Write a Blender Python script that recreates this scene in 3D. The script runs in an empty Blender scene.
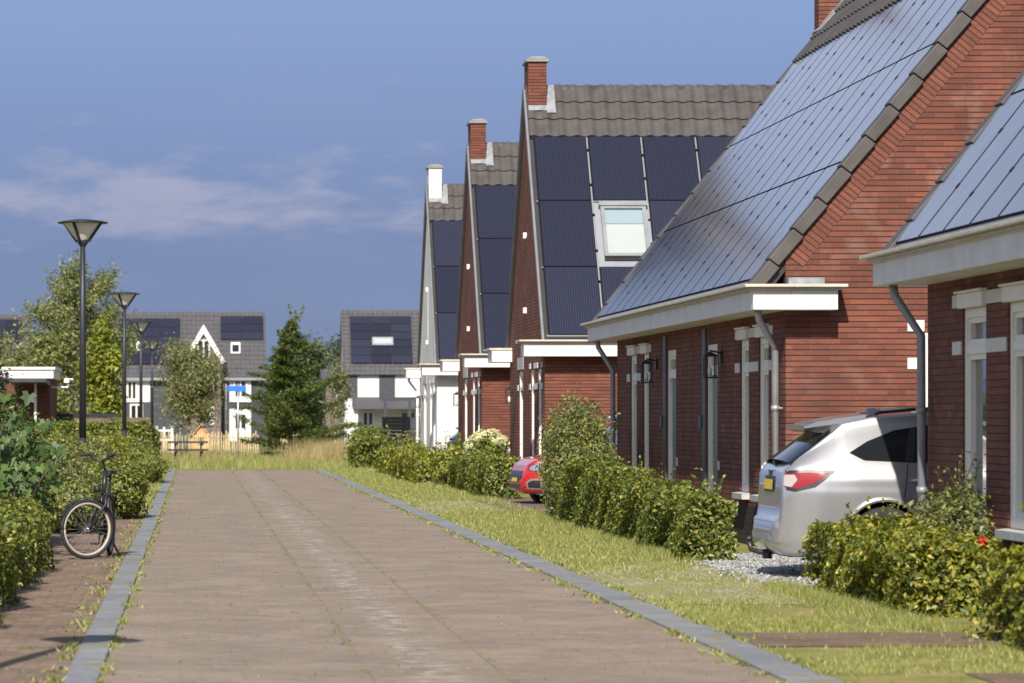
import bpy, bmesh, math, random
import numpy as np
from mathutils import Vector, Matrix
random.seed(7); RNG = np.random.default_rng(11)
sc = bpy.context.scene
COL = sc.collection
R = math.radians
FPX = 3600.0; HC = 1.6

# ------------------------------------------------------------------ helpers
OFF = {}                       # world position of every parent, so meshes can be written in world coordinates
def props(o, label=None, cat=None, group=None, kind=None):
    if label: o['label'] = label
    if cat: o['category'] = cat
    if group: o['group'] = group
    if kind: o['kind'] = kind
    return o
def thing(name, label, cat, loc=(0, 0, 0), rz=0.0, group=None):
    o = bpy.data.objects.new(name, None); COL.objects.link(o)
    o.location = loc; o.rotation_euler = (0, 0, rz); o.empty_display_size = .3
    OFF[o.name] = Vector(loc) if rz == 0 else Vector((0, 0, 0))
    return props(o, label, cat, group)
def link(name, me, mats, parent=None, smooth=False, label=None):
    o = bpy.data.objects.new(name, me); COL.objects.link(o)
    for m in (mats if isinstance(mats, (list, tuple)) else [mats]): me.materials.append(m)
    if smooth: me.polygons.foreach_set('use_smooth', [True] * len(me.polygons))
    if parent is not None:
        o.parent = parent; OFF[o.name] = OFF.get(parent.name, Vector((0, 0, 0)))
    else: OFF[o.name] = Vector((0, 0, 0))
    if label: o['label'] = label
    return o
class MB:
    def __init__(s): s.v = []; s.f = []; s.m = []
    def poly(s, pts, m=0):
        b = len(s.v); s.v += [tuple(p) for p in pts]; s.f.append(tuple(range(b, b + len(pts)))); s.m.append(m)
    def box(s, x0, x1, y0, y1, z0, z1, m=0):
        if x0 > x1: x0, x1 = x1, x0
        if y0 > y1: y0, y1 = y1, y0
        b = len(s.v)
        s.v += [(x0, y0, z0), (x1, y0, z0), (x1, y1, z0), (x0, y1, z0), (x0, y0, z1), (x1, y0, z1), (x1, y1, z1), (x0, y1, z1)]
        for q in ((0, 3, 2, 1), (4, 5, 6, 7), (0, 1, 5, 4), (1, 2, 6, 5), (2, 3, 7, 6), (3, 0, 4, 7)):
            s.f.append(tuple(b + i for i in q)); s.m.append(m)
        return s
    def obox(s, O, u, v, n, a0, a1, b0, b1, c0, c1, m=0):      # box in a rotated frame
        b = len(s.v)
        for c in (c0, c1):
            for (a, d) in ((a0, b0), (a1, b0), (a1, b1), (a0, b1)):
                s.v.append(tuple(O + u * a + v * d + n * c))
        for q in ((0, 3, 2, 1), (4, 5, 6, 7), (0, 1, 5, 4), (1, 2, 6, 5), (2, 3, 7, 6), (3, 0, 4, 7)):
            s.f.append(tuple(b + i for i in q)); s.m.append(m)
        return s
    def prism(s, pts, d, m=0):                                 # polygon extruded along vector d
        d = Vector(d); p0 = [Vector(p) for p in pts]; n = len(pts); b = len(s.v)
        s.v += [tuple(p) for p in p0] + [tuple(p + d) for p in p0]
        s.f.append(tuple(b + i for i in reversed(range(n)))); s.m.append(m)
        s.f.append(tuple(b + n + i for i in range(n))); s.m.append(m)
        for i in range(n):
            j = (i + 1) % n
            s.f.append((b + i, b + j, b + n + j, b + n + i)); s.m.append(m)
        return s
    def tube(s, pts, r, n=8, m=0, cap=True):
        pts = [Vector(p) for p in pts]; k = len(pts)
        rr = r if isinstance(r, (list, tuple)) else [r] * k
        b = len(s.v); ref = None
        for i, p in enumerate(pts):
            t = (pts[min(i + 1, k - 1)] - pts[max(i - 1, 0)])
            t = t.normalized() if t.length > 1e-9 else Vector((0, 0, 1))
            if ref is None: ref = Vector((1, 0, 0)) if abs(t.x) < .8 else Vector((0, 1, 0))
            a = (ref - t * ref.dot(t)).normalized(); c = t.cross(a); ref = a
            for j in range(n):
                w = 2 * math.pi * j / n
                s.v.append(tuple(p + (a * math.cos(w) + c * math.sin(w)) * rr[i]))
        for i in range(k - 1):
            for j in range(n):
                q = (j + 1) % n
                s.f.append((b + i * n + j, b + i * n + q, b + (i + 1) * n + q, b + (i + 1) * n + j)); s.m.append(m)
        if cap:
            s.f.append(tuple(b + j for j in reversed(range(n)))); s.m.append(m)
            s.f.append(tuple(b + (k - 1) * n + j for j in range(n))); s.m.append(m)
        return s
    def lathe(s, c, axis, prof, n=24, m=0):                    # prof: (radius, distance along axis)
        ax = Vector(axis).normalized(); ref = Vector((1, 0, 0)) if abs(ax.x) < .8 else Vector((0, 1, 0))
        a = (ref - ax * ref.dot(ax)).normalized(); d = ax.cross(a); c = Vector(c); b = len(s.v)
        for (r, h) in prof:
            for j in range(n):
                w = 2 * math.pi * j / n
                s.v.append(tuple(c + ax * h + (a * math.cos(w) + d * math.sin(w)) * r))
        for i in range(len(prof) - 1):
            for j in range(n):
                q = (j + 1) % n
                s.f.append((b + i * n + j, b + i * n + q, b + (i + 1) * n + q, b + (i + 1) * n + j)); s.m.append(m)
        return s
    def mesh(s, name, off=Vector((0, 0, 0))):
        me = bpy.data.meshes.new(name)
        me.from_pydata([(x - off.x, y - off.y, z - off.z) for x, y, z in s.v], [], s.f)
        me.polygons.foreach_set('material_index', s.m); me.update()
        return me
    def build(s, name, mats, parent=None, smooth=False, label=None):
        off = OFF.get(parent.name, Vector((0, 0, 0))) if parent is not None else Vector((0, 0, 0))
        return link(name, s.mesh(name, off), mats, parent, smooth, label)
def bevel(o, w=.012, seg=2):
    md = o.modifiers.new('bevel', 'BEVEL'); md.width = w; md.segments = seg; md.limit_method = 'ANGLE'; return o
def px(x, y, d):                                               # where a pixel of the photo lies at distance d (only used for reading sizes)
    return Vector(((x - 196) * d / FPX, d, HC + (417 - y) * d / FPX))

# ------------------------------------------------------------------ materials
MATS = {}
def nodes(name):
    m = bpy.data.materials.new(name); m.use_nodes = True
    nt = m.node_tree; return m, nt, nt.nodes['Principled BSDF'], nt.nodes.new, nt.links.new
def setp(b, **k):
    for a, v in k.items(): b.inputs[a.replace('_', ' ')].default_value = v
def c4(c): return (c[0], c[1], c[2], 1)
def plain(name, col, rough=.6, metal=0., noise=.12, nscale=4., bump=0., spec=.5, coat=0.):
    m, nt, b, N, L = nodes(name); setp(b, Roughness=rough, Metallic=metal)
    b.inputs['Specular IOR Level'].default_value = spec; b.inputs['Coat Weight'].default_value = coat; b.inputs['Coat Roughness'].default_value = .06
    tc = N('ShaderNodeTexCoord'); nz = N('ShaderNodeTexNoise'); nz.inputs['Scale'].default_value = nscale; nz.inputs['Detail'].default_value = 6
    L(tc.outputs['Object'], nz.inputs['Vector'])
    rp = N('ShaderNodeValToRGB'); L(nz.outputs['Fac'], rp.inputs['Fac'])
    rp.color_ramp.elements[0].position = .3; rp.color_ramp.elements[1].position = .7
    rp.color_ramp.elements[0].color = c4([max(0, x * (1 - noise)) for x in col]); rp.color_ramp.elements[1].color = c4([min(1, x * (1 + noise)) for x in col])
    L(rp.outputs['Color'], b.inputs['Base Color'])
    if bump:
        bp = N('ShaderNodeBump'); bp.inputs['Strength'].default_value = bump; bp.inputs['Distance'].default_value = .01
        L(nz.outputs['Fac'], bp.inputs['Height']); L(bp.outputs['Normal'], b.inputs['Normal'])
    MATS[name] = m; return m
def brick(name, ca, cb, mortar, bw=.222, rh=.066, mort=.009, offs=.5, depth=.008, flat=None, rough=.85, blot=.25, msmooth=.15, dirt=None, beds=None):
    m, nt, b, N, L = nodes(name); setp(b, Roughness=rough); b.inputs['Specular IOR Level'].default_value = .25
    tc = N('ShaderNodeTexCoord'); sp = N('ShaderNodeSeparateXYZ'); L(tc.outputs['Object'], sp.inputs['Vector'])
    cm = N('ShaderNodeCombineXYZ')
    if flat == 'x': L(sp.outputs['X'], cm.inputs['X']); L(sp.outputs['Y'], cm.inputs['Y'])
    elif flat == 'y': L(sp.outputs['Y'], cm.inputs['X']); L(sp.outputs['X'], cm.inputs['Y'])
    else:
        ad = N('ShaderNodeMath'); ad.operation = 'ADD'; L(sp.outputs['X'], ad.inputs[0]); L(sp.outputs['Y'], ad.inputs[1])
        L(ad.outputs[0], cm.inputs['X']); L(sp.outputs['Z'], cm.inputs['Y'])
    bt = N('ShaderNodeTexBrick'); L(cm.outputs['Vector'], bt.inputs['Vector'])
    bt.offset = offs; bt.inputs['Scale'].default_value = 1; bt.inputs['Mortar Size'].default_value = mort; bt.inputs['Mortar Smooth'].default_value = msmooth
    bt.inputs['Brick Width'].default_value = bw; bt.inputs['Row Height'].default_value = rh; bt.inputs['Bias'].default_value = 0
    bt.inputs['Color1'].default_value = c4(ca); bt.inputs['Color2'].default_value = c4(cb); bt.inputs['Mortar'].default_value = c4(mortar)
    nz = N('ShaderNodeTexNoise'); nz.inputs['Scale'].default_value = 1.3; nz.inputs['Detail'].default_value = 8; L(tc.outputs['Object'], nz.inputs['Vector'])
    nf = N('ShaderNodeTexNoise'); nf.inputs['Scale'].default_value = 60; nf.inputs['Detail'].default_value = 3; L(tc.outputs['Object'], nf.inputs['Vector'])
    mr = N('ShaderNodeMapRange'); L(nz.outputs['Fac'], mr.inputs['Value']); mr.inputs['From Min'].default_value = .3; mr.inputs['From Max'].default_value = .7
    mr.inputs['To Min'].default_value = 1 - blot; mr.inputs['To Max'].default_value = 1 + blot
    mf = N('ShaderNodeMapRange'); L(nf.outputs['Fac'], mf.inputs['Value']); mf.inputs['From Min'].default_value = .3; mf.inputs['From Max'].default_value = .7
    mf.inputs['To Min'].default_value = .8; mf.inputs['To Max'].default_value = 1.2
    mu = N('ShaderNodeMath'); mu.operation = 'MULTIPLY'; L(mr.outputs[0], mu.inputs[0]); L(mf.outputs[0], mu.inputs[1])
    mx = N('ShaderNodeVectorMath'); mx.operation = 'SCALE'; L(bt.outputs['Color'], mx.inputs[0]); L(mu.outputs[0], mx.inputs['Scale'])
    out = mx.outputs[0]
    if dirt:                                                   # moss / wear: (colour, noise scale, threshold lo, hi, [x lines])
        for (dc, ds, lo, hi, lines) in dirt:
            dn = N('ShaderNodeTexNoise'); dn.inputs['Scale'].default_value = ds; dn.inputs['Detail'].default_value = 7; L(tc.outputs['Object'], dn.inputs['Vector'])
            fr = N('ShaderNodeMapRange'); L(dn.outputs['Fac'], fr.inputs['Value']); fr.inputs['From Min'].default_value = lo; fr.inputs['From Max'].default_value = hi
            fac = fr.outputs[0]
            if lines == 'joint':
                jm = N('ShaderNodeMath'); jm.operation = 'MULTIPLY'; L(fac, jm.inputs[0]); L(bt.outputs['Fac'], jm.inputs[1]); fac = jm.outputs[0]
            elif lines:
                tot = None
                for (lx, lw) in lines:
                    a = N('ShaderNodeMath'); a.operation = 'SUBTRACT'; L(sp.outputs['X'], a.inputs[0]); a.inputs[1].default_value = lx
                    q = N('ShaderNodeMath'); q.operation = 'ABSOLUTE'; L(a.outputs[0], q.inputs[0])
                    g = N('ShaderNodeMapRange'); L(q.outputs[0], g.inputs['Value']); g.inputs['From Min'].default_value = lw; g.inputs['From Max'].default_value = lw * .3
                    if tot is None: tot = g.outputs[0]
                    else:
                        t = N('ShaderNodeMath'); t.operation = 'MAXIMUM'; L(tot, t.inputs[0]); L(g.outputs[0], t.inputs[1]); tot = t.outputs[0]
                jm = N('ShaderNodeMath'); jm.operation = 'MULTIPLY'; L(fac, jm.inputs[0]); L(tot, jm.inputs[1]); fac = jm.outputs[0]
            mxn = N('ShaderNodeMix'); mxn.data_type = 'RGBA'; L(fac, mxn.inputs['Factor']); L(out, mxn.inputs['A']); mxn.inputs['B'].default_value = c4(dc)
            out = mxn.outputs['Result']
    L(out, b.inputs['Base Color'])
    iv = N('ShaderNodeMath'); iv.operation = 'SUBTRACT'; iv.inputs[0].default_value = 1; L(bt.outputs['Fac'], iv.inputs[1])
    if beds:                                                   # recessed bed joints between the courses, their deep shadow painted into the colour
        dv = N('ShaderNodeMath'); dv.operation = 'DIVIDE'; L(sp.outputs['Z'], dv.inputs[0]); dv.inputs[1].default_value = rh
        fr_ = N('ShaderNodeMath'); fr_.operation = 'FRACT'; L(dv.outputs[0], fr_.inputs[0])
        wn = N('ShaderNodeTexNoise'); wn.inputs['Scale'].default_value = 25; L(tc.outputs['Object'], wn.inputs['Vector'])
        wa = N('ShaderNodeMath'); wa.operation = 'MULTIPLY_ADD'; L(wn.outputs['Fac'], wa.inputs[0]); wa.inputs[1].default_value = .10; L(fr_.outputs[0], wa.inputs[2])
        mk = N('ShaderNodeMapRange'); L(wa.outputs[0], mk.inputs['Value']); mk.inputs['From Min'].default_value = .26; mk.inputs['From Max'].default_value = .17; mk.clamp = True
        bm_ = N('ShaderNodeMix'); bm_.data_type = 'RGBA'; L(mk.outputs[0], bm_.inputs['Factor']); L(out, bm_.inputs['A']); bm_.inputs['B'].default_value = c4(beds); L(bm_.outputs['Result'], b.inputs['Base Color'])
        sb_ = N('ShaderNodeMath'); sb_.operation = 'SUBTRACT'; L(iv.outputs[0], sb_.inputs[0]); L(mk.outputs[0], sb_.inputs[1]); iv = sb_
    ns = N('ShaderNodeMath'); ns.operation = 'MULTIPLY_ADD'; L(nf.outputs['Fac'], ns.inputs[0]); ns.inputs[1].default_value = .25; L(iv.outputs[0], ns.inputs[2])
    bp = N('ShaderNodeBump'); bp.inputs['Strength'].default_value = 1; bp.inputs['Distance'].default_value = depth
    L(ns.outputs[0], bp.inputs['Height']); L(bp.outputs['Normal'], b.inputs['Normal'])
    MATS[name] = m; return m
def leafmat(name, cols, rough=.42, trans=.3):
    m, nt, b, N, L = nodes(name); setp(b, Roughness=rough); b.inputs['Specular IOR Level'].default_value = .45
    g = N('ShaderNodeNewGeometry'); rp = N('ShaderNodeValToRGB'); L(g.outputs['Random Per Island'], rp.inputs['Fac'])
    e = rp.color_ramp.elements
    while len(e) < len(cols): e.new(.5)
    for i, (p, c) in enumerate(cols): e[i].position = p; e[i].color = c4(c)
    L(rp.outputs['Color'], b.inputs['Base Color'])
    t = N('ShaderNodeBsdfTranslucent'); hs = N('ShaderNodeHueSaturation'); hs.inputs['Value'].default_value = 1.5; hs.inputs['Saturation'].default_value = 1.1
    L(rp.outputs['Color'], hs.inputs['Color']); L(hs.outputs['Color'], t.inputs['Color'])
    mx = N('ShaderNodeMixShader'); mx.inputs[0].default_value = trans
    L(b.outputs[0], mx.inputs[1]); L(t.outputs[0], mx.inputs[2]); L(mx.outputs[0], nt.nodes['Material Output'].inputs['Surface'])
    MATS[name] = m; return m
def patchy(name, cols, scale=1.2, fine=40, rough=.9, bump=.5, stretch=(1, 1, 1)):
    m, nt, b, N, L = nodes(name); setp(b, Roughness=rough); b.inputs['Specular IOR Level'].default_value = .2
    tc = N('ShaderNodeTexCoord'); mp = N('ShaderNodeMapping'); mp.inputs['Scale'].default_value = stretch; L(tc.outputs['Object'], mp.inputs['Vector'])
    a = N('ShaderNodeTexNoise'); a.inputs['Scale'].default_value = scale; a.inputs['Detail'].default_value = 10; a.inputs['Roughness'].default_value = .65; L(mp.outputs[0], a.inputs['Vector'])
    f = N('ShaderNodeTexNoise'); f.inputs['Scale'].default_value = fine; f.inputs['Detail'].default_value = 4; L(mp.outputs[0], f.inputs['Vector'])
    ma = N('ShaderNodeMath'); ma.operation = 'MULTIPLY_ADD'; L(f.outputs['Fac'], ma.inputs[0]); ma.inputs[1].default_value = .45
    sb = N('ShaderNodeMath'); sb.operation = 'SUBTRACT'; L(a.outputs['Fac'], sb.inputs[0]); sb.inputs[1].default_value = .225; L(sb.outputs[0], ma.inputs[2])
    rp = N('ShaderNodeValToRGB'); L(ma.outputs[0], rp.inputs['Fac']); e = rp.color_ramp.elements
    while len(e) < len(cols): e.new(.5)
    for i, (p, c) in enumerate(cols): e[i].position = p; e[i].color = c4(c)
    L(rp.outputs['Color'], b.inputs['Base Color'])
    bp = N('ShaderNodeBump'); bp.inputs['Strength'].default_value = bump; bp.inputs['Distance'].default_value = .02
    L(f.outputs['Fac'], bp.inputs['Height']); L(bp.outputs['Normal'], b.inputs['Normal'])
    MATS[name] = m; return m

M_BRICK = brick('red_brick', (.205, .068, .043), (.130, .046, .033), (.165, .085, .066), mort=.005, depth=.006, blot=.18, dirt=[((.30, .17, .13), 2.2, .56, .85, None), ((.11, .05, .038), 1.1, .58, .9, None)], beds=(.068, .040, .031))
M_RAKE = brick('rake_brick', (.205, .070, .044), (.140, .049, .035), (.05, .036, .03), bw=.066, rh=.4, mort=.008, offs=0, blot=.12)
M_PLINTH = brick('plinth_brick', (.062, .042, .042), (.045, .033, .035), (.04, .032, .032), blot=.15)
M_WBRICK = brick('white_brick', (.72, .71, .69), (.67, .66, .65), (.66, .65, .64), mort=.004, blot=.05, depth=.003, beds=(.50, .49, .48))
M_GBRICK = brick('grey_brick', (.22, .17, .14), (.17, .13, .11), (.16, .14, .12), blot=.1)
M_TILE = plain('roof_tile', (.068, .060, .056), .62, noise=.22, nscale=3.2, bump=.25)
M_TILEF = plain('far_roof_tile', (.075, .072, .080), .7, noise=.15, nscale=3)
M_UNDER = plain('roof_underlay', (.03, .03, .033), .8)
M_LEAD = plain('lead_flashing', (.23, .24, .255), .5, noise=.3, nscale=7, bump=.6)
M_WHITE = plain('white_paint', (.70, .69, .66), .45, noise=.03)
M_CREAM = plain('cream_frame', (.80, .765, .68), .5, noise=.04)
M_FASCIA = plain('fascia_paint', (.66, .645, .605), .5, noise=.10, nscale=2.4)
M_LIP = plain('gutter_lip', (.50, .46, .38), .5, noise=.12)
M_STONE = plain('pale_stone', (.62, .60, .56), .8, noise=.08, nscale=14)
M_SILL = plain('concrete_sill', (.42, .42, .41), .85, noise=.12, nscale=9, bump=.2)
M_CAP = plain('chimney_cap', (.25, .25, .245), .85, noise=.15, nscale=9)
M_TRIM = plain('verge_trim', (.17, .17, .18), .5)
M_ZINC = plain('zinc_pipe', (.42, .43, .45), .42, metal=.5, noise=.15)
M_BLACK = plain('black_metal', (.020, .021, .024), .4, noise=.2)
M_DGREY = plain('anthracite', (.045, .050, .060), .45, noise=.15)
M_ALU = plain('aluminium', (.34, .35, .37), .4, metal=.6, noise=.05)
M_FRAMEG = plain('grey_window_frame', (.27, .28, .31), .45, metal=.2, noise=.08)
M_DOOR = plain('door_panel', (.16, .19, .18), .4)
M_LAMPPOST = plain('lamp_post_paint', (.020, .021, .027), .5, noise=.2, nscale=2)
M_MATT = plain('matt_black', (.010, .010, .012), .9, spec=.1)
M_RUBBER = plain('rubber', (.022, .022, .022), .8)
M_TYREW = plain('pale_tyre', (.40, .36, .30), .6)
M_CHROME = plain('chrome', (.7, .7, .7), .15, metal=1, noise=.02)
M_WOOD = plain('pale_stake_wood', (.52, .40, .22), .8, noise=.3, nscale=5)
M_WOODO = plain('orange_wood', (.50, .27, .11), .7, noise=.2)
M_WOODD = plain('dark_wood', (.030, .024, .024), .7, noise=.3)
M_BOARD = plain('weathered_board', (.14, .105, .075), .8, noise=.25)
M_BARK = plain('bark', (.12, .10, .075), .9, noise=.35, nscale=12, bump=.6)
M_BARKL = plain('pale_bark', (.22, .20, .16), .9, noise=.35, nscale=12, bump=.5)
M_TWIG = plain('twig_mass', (.055, .060, .028), .95, noise=.4, nscale=22, bump=.9)
M_BLUE = plain('blue_sign', (.03, .16, .62), .35, noise=.02)
M_YEL = plain('yellow_plate', (.72, .48, .03), .4, noise=.02)
M_BLIND = plain('white_blind', (.34, .37, .37), .6, noise=.02)
M_BLINDB = plain('blue_blind', (.22, .29, .32), .6, noise=.02)
M_CURTAIN = plain('curtain', (.30, .31, .30), .25, noise=.15, spec=.6)

def glass(name, col, rough=.04, coat=1.0):
    m, nt, b, N, L = nodes(name); setp(b, Roughness=rough); b.inputs['Base Color'].default_value = c4(col); b.inputs['Specular IOR Level'].default_value = .6
    b.inputs['Coat Weight'].default_value = coat; b.inputs['Coat Roughness'].default_value = .03; MATS[name] = m; return m
M_GLASS = glass('dark_glass', (.018, .021, .024))
M_CARGLASS = glass('car_glass', (.012, .014, .017), .06, 0.)
M_CARGLASS.node_tree.nodes['Principled BSDF'].inputs['Specular IOR Level'].default_value = .3
M_HEADLENS = glass('head_lens', (.20, .22, .26), .08)
M_LAMPGLASS = plain('frosted_lamp_glass', (.86, .85, .82), .3, noise=.04)
def make_translucent(m, col, f):
    nt = m.node_tree; t = nt.nodes.new('ShaderNodeBsdfTranslucent'); t.inputs['Color'].default_value = c4(col); x = nt.nodes.new('ShaderNodeMixShader'); x.inputs[0].default_value = f
    nt.links.new(nt.nodes['Principled BSDF'].outputs[0], x.inputs[1]); nt.links.new(t.outputs[0], x.inputs[2]); nt.links.new(x.outputs[0], nt.nodes['Material Output'].inputs['Surface'])
make_translucent(M_LAMPGLASS, (.85, .84, .80), .22)
def paint(name, col, metal=.35, rough=.28):
    m, nt, b, N, L = nodes(name); setp(b, Roughness=rough, Metallic=metal); b.inputs['Base Color'].default_value = c4(col)
    b.inputs['Coat Weight'].default_value = .8; b.inputs['Coat Roughness'].default_value = .04; MATS[name] = m; return m
M_SILVER = paint('silver_paint', (.37, .37, .385), .6, .30)
M_SILVER2 = paint('grey_silver_paint', (.48, .50, .52), .5, .3)
M_RED = paint('red_paint', (.46, .012, .016), .1, .3)
M_BLUEC = paint('pale_blue_paint', (.36, .42, .52), .5, .3)
M_TAIL = glass('red_lens', (.27, .006, .010), .10, .3)
M_TAILW = glass('clear_lens', (.40, .36, .35), .1)

# solar cells: dark blue with a fine vertical grid
def solar():
    m, nt, b, N, L = nodes('solar_cells'); setp(b, Roughness=.13); b.inputs['Specular IOR Level'].default_value = .5
    tc = N('ShaderNodeTexCoord'); sp = N('ShaderNodeSeparateXYZ'); L(tc.outputs['Object'], sp.inputs['Vector'])
    dv = N('ShaderNodeMath'); dv.operation = 'DIVIDE'; L(sp.outputs['X'], dv.inputs[0]); dv.inputs[1].default_value = .047
    fr = N('ShaderNodeMath'); fr.operation = 'FRACT'; L(dv.outputs[0], fr.inputs[0])
    rp = N('ShaderNodeValToRGB'); L(fr.outputs[0], rp.inputs['Fac']); e = rp.color_ramp.elements
    e[0].position = .0; e[0].color = (.016, .017, .029, 1); e[1].position = .55; e[1].color = (.018, .019, .033, 1)
    x = e.new(.74); x.color = (.031, .033, .055, 1); x = e.new(.92); x.color = (.031, .033, .055, 1)
    nz = N('ShaderNodeTexNoise'); nz.inputs['Scale'].default_value = 2.2; nz.inputs['Detail'].default_value = 8; L(tc.outputs['Object'], nz.inputs['Vector'])
    oi = N('ShaderNodeObjectInfo'); mr = N('ShaderNodeMapRange'); L(oi.outputs['Random'], mr.inputs['Value']); mr.inputs['To Min'].default_value = .8; mr.inputs['To Max'].default_value = 1.25
    sc_ = N('ShaderNodeVectorMath'); sc_.operation = 'SCALE'; L(rp.outputs['Color'], sc_.inputs[0]); L(mr.outputs[0], sc_.inputs['Scale'])
    L(sc_.outputs[0], b.inputs['Base Color'])
    rr = N('ShaderNodeMapRange'); L(nz.outputs['Fac'], rr.inputs['Value']); rr.inputs['To Min'].default_value = .08; rr.inputs['To Max'].default_value = .2
    L(rr.outputs[0], b.inputs['Roughness'])
    return m
M_SOLAR = solar()

# ground materials
MOSS = (.22, .19, .05)
M_ROAD = brick('road_clinker', (.282, .222, .172), (.205, .162, .128), (.220, .175, .135), bw=.20, rh=.068, mort=.003, flat='x', depth=.002, blot=.10, rough=.85,
               dirt=[((.31, .25, .195), 1.1, .48, .80, None), (MOSS, 7, .52, .60, [(1.05, .045), (1.92, .045), (-.55, .08), (3.50, .09)]), ((.17, .14, .105), 1.5, .3, .6, [(1.08, .012), (1.90, .012)]),
                     (MOSS, 9, .56, .66, 'joint'), ((.42, .37, .32), 6.0, .50, .68, [(1.5, .26)]), ((.13, .105, .085), 14, .66, .74, None), ((.42, .38, .33), 22, .70, .76, None), (MOSS, 15, .635, .69, None), ((.15, .12, .096), 8, .58, .72, None), ((.215, .170, .134), .9, .50, .75, None)])
M_PAVE = brick('pavement_brick', (.235, .160, .118), (.165, .112, .084), (.18, .128, .092), bw=.20, rh=.10, mort=.004, flat='y', depth=.005, blot=.2,
               dirt=[(MOSS, 3.0, .52, .66, 'joint'), ((.13, .13, .04), 2.2, .60, .70, None), ((.24, .20, .17), 1.6, .55, .8, None)])
M_PATH = brick('path_brick', (.20, .135, .098), (.160, .11, .082), (.12, .10, .06), bw=.20, rh=.10, mort=.008, flat='x', depth=.005, dirt=[(MOSS, 5, .5, .62, 'joint')])
M_KERB = brick('kerb_stone', (.215, .222, .235), (.18, .187, .20), (.13, .12, .08), bw=1.0, rh=3.0, mort=.012, offs=0, flat='y', depth=.006, blot=.14,
               dirt=[((.30, .30, .30), 7, .55, .8, None), (MOSS, 5, .57, .66, None)])
M_GPAVE = brick('grass_pavers', (.42, .385, .30), (.33, .30, .22), (.20, .19, .06), bw=.22, rh=.16, mort=.022, flat='x', depth=.01, blot=.2,
                dirt=[((.25, .235, .080), 1.5, .38, .58, None)])
M_LAWN = patchy('lawn_soil', [(.28, (.12, .135, .035)), (.45, (.20, .195, .055)), (.6, (.29, .25, .095)), (.75, (.36, .30, .16))], 1.9, 60)
M_FIELD = patchy('field_soil', [(.3, (.08, .09, .03)), (.5, (.14, .14, .05)), (.75, (.20, .18, .08))], .5, 12)
M_GRAVEL = patchy('gravel', [(.25, (.20, .20, .20)), (.5, (.36, .36, .35)), (.75, (.58, .58, .56))], 9, 60, bump=.6)
M_DRIVE = brick('drive_brick', (.20, .135, .10), (.16, .11, .09), (.12, .10, .07), bw=.2, rh=.1, mort=.008, flat='x')

# foliage
def greens(lo, hi, dry=None, k=.0):
    a = [(0, lo), (.45, tuple((l + h) / 2 for l, h in zip(lo, hi))), (.8, hi)]
    a.append((1, dry if dry else tuple(min(1, h * 1.25) for h in hi))); return a
L_HEDGE = leafmat('beech_leaf', greens((.060, .092, .018), (.21, .235, .040), (.34, .31, .06)))
L_HEDGEY = leafmat('yellow_hedge_leaf', greens((.055, .088, .016), (.28, .28, .036), (.46, .39, .06)))
L_SHRUB = leafmat('olive_leaf', greens((.090, .115, .034), (.23, .25, .070), (.34, .26, .09)), trans=.35)
L_DARK = leafmat('dark_leaf', greens((.032, .065, .016), (.085, .135, .032)))
L_BIRCH = leafmat('birch_leaf', greens((.11, .13, .05), (.26, .265, .105), (.33, .28, .12)), trans=.35)
L_TREE = leafmat('willow_leaf', greens((.095, .125, .034), (.26, .28, .088), (.36, .33, .13)))
L_YELLOW = leafmat('yellow_green_leaf', greens((.10, .14, .018), (.28, .30, .035), (.38, .36, .05)))
L_SPRUCE = leafmat('conifer_needle', greens((.055, .090, .022), (.15, .19, .045), (.23, .25, .06)), trans=.25)
L_GRAPE = leafmat('large_leaf', greens((.035, .075, .018), (.10, .155, .036)), rough=.5)
L_PURPLE = leafmat('purple_leaf', greens((.035, .018, .030), (.07, .035, .055)))
L_PINK = leafmat('pink_floret', greens((.42, .25, .18), (.60, .40, .30)), rough=.7)
L_CREAM = leafmat('cream_floret', greens((.48, .50, .24), (.72, .70, .44)), rough=.7)
L_REDF = leafmat('red_petal', greens((.55, .02, .015), (.7, .05, .03)), rough=.6)
L_GRASS = leafmat('grass_blade', greens((.145, .185, .042), (.31, .315, .090), (.46, .40, .20)), rough=.6, trans=.25)
L_DRY = leafmat('dry_grass', greens((.24, .19, .075), (.42, .33, .15), (.50, .41, .21)), rough=.7, trans=.25)
L_MOSS = leafmat('moss_tuft', greens((.16, .14, .045), (.26, .22, .065), (.34, .29, .09)), rough=.8, trans=.1)
L_LITTER = leafmat('dry_litter', greens((.30, .25, .18), (.48, .43, .34), (.60, .56, .48)), rough=.8, trans=.1)
L_STONE = leafmat('stone_chip', greens((.22, .22, .22), (.35, .35, .34), (.46, .46, .45)), rough=.9, trans=0.)
L_FAR = leafmat('far_leaf', greens((.055, .085, .035), (.12, .155, .060)))

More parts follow.
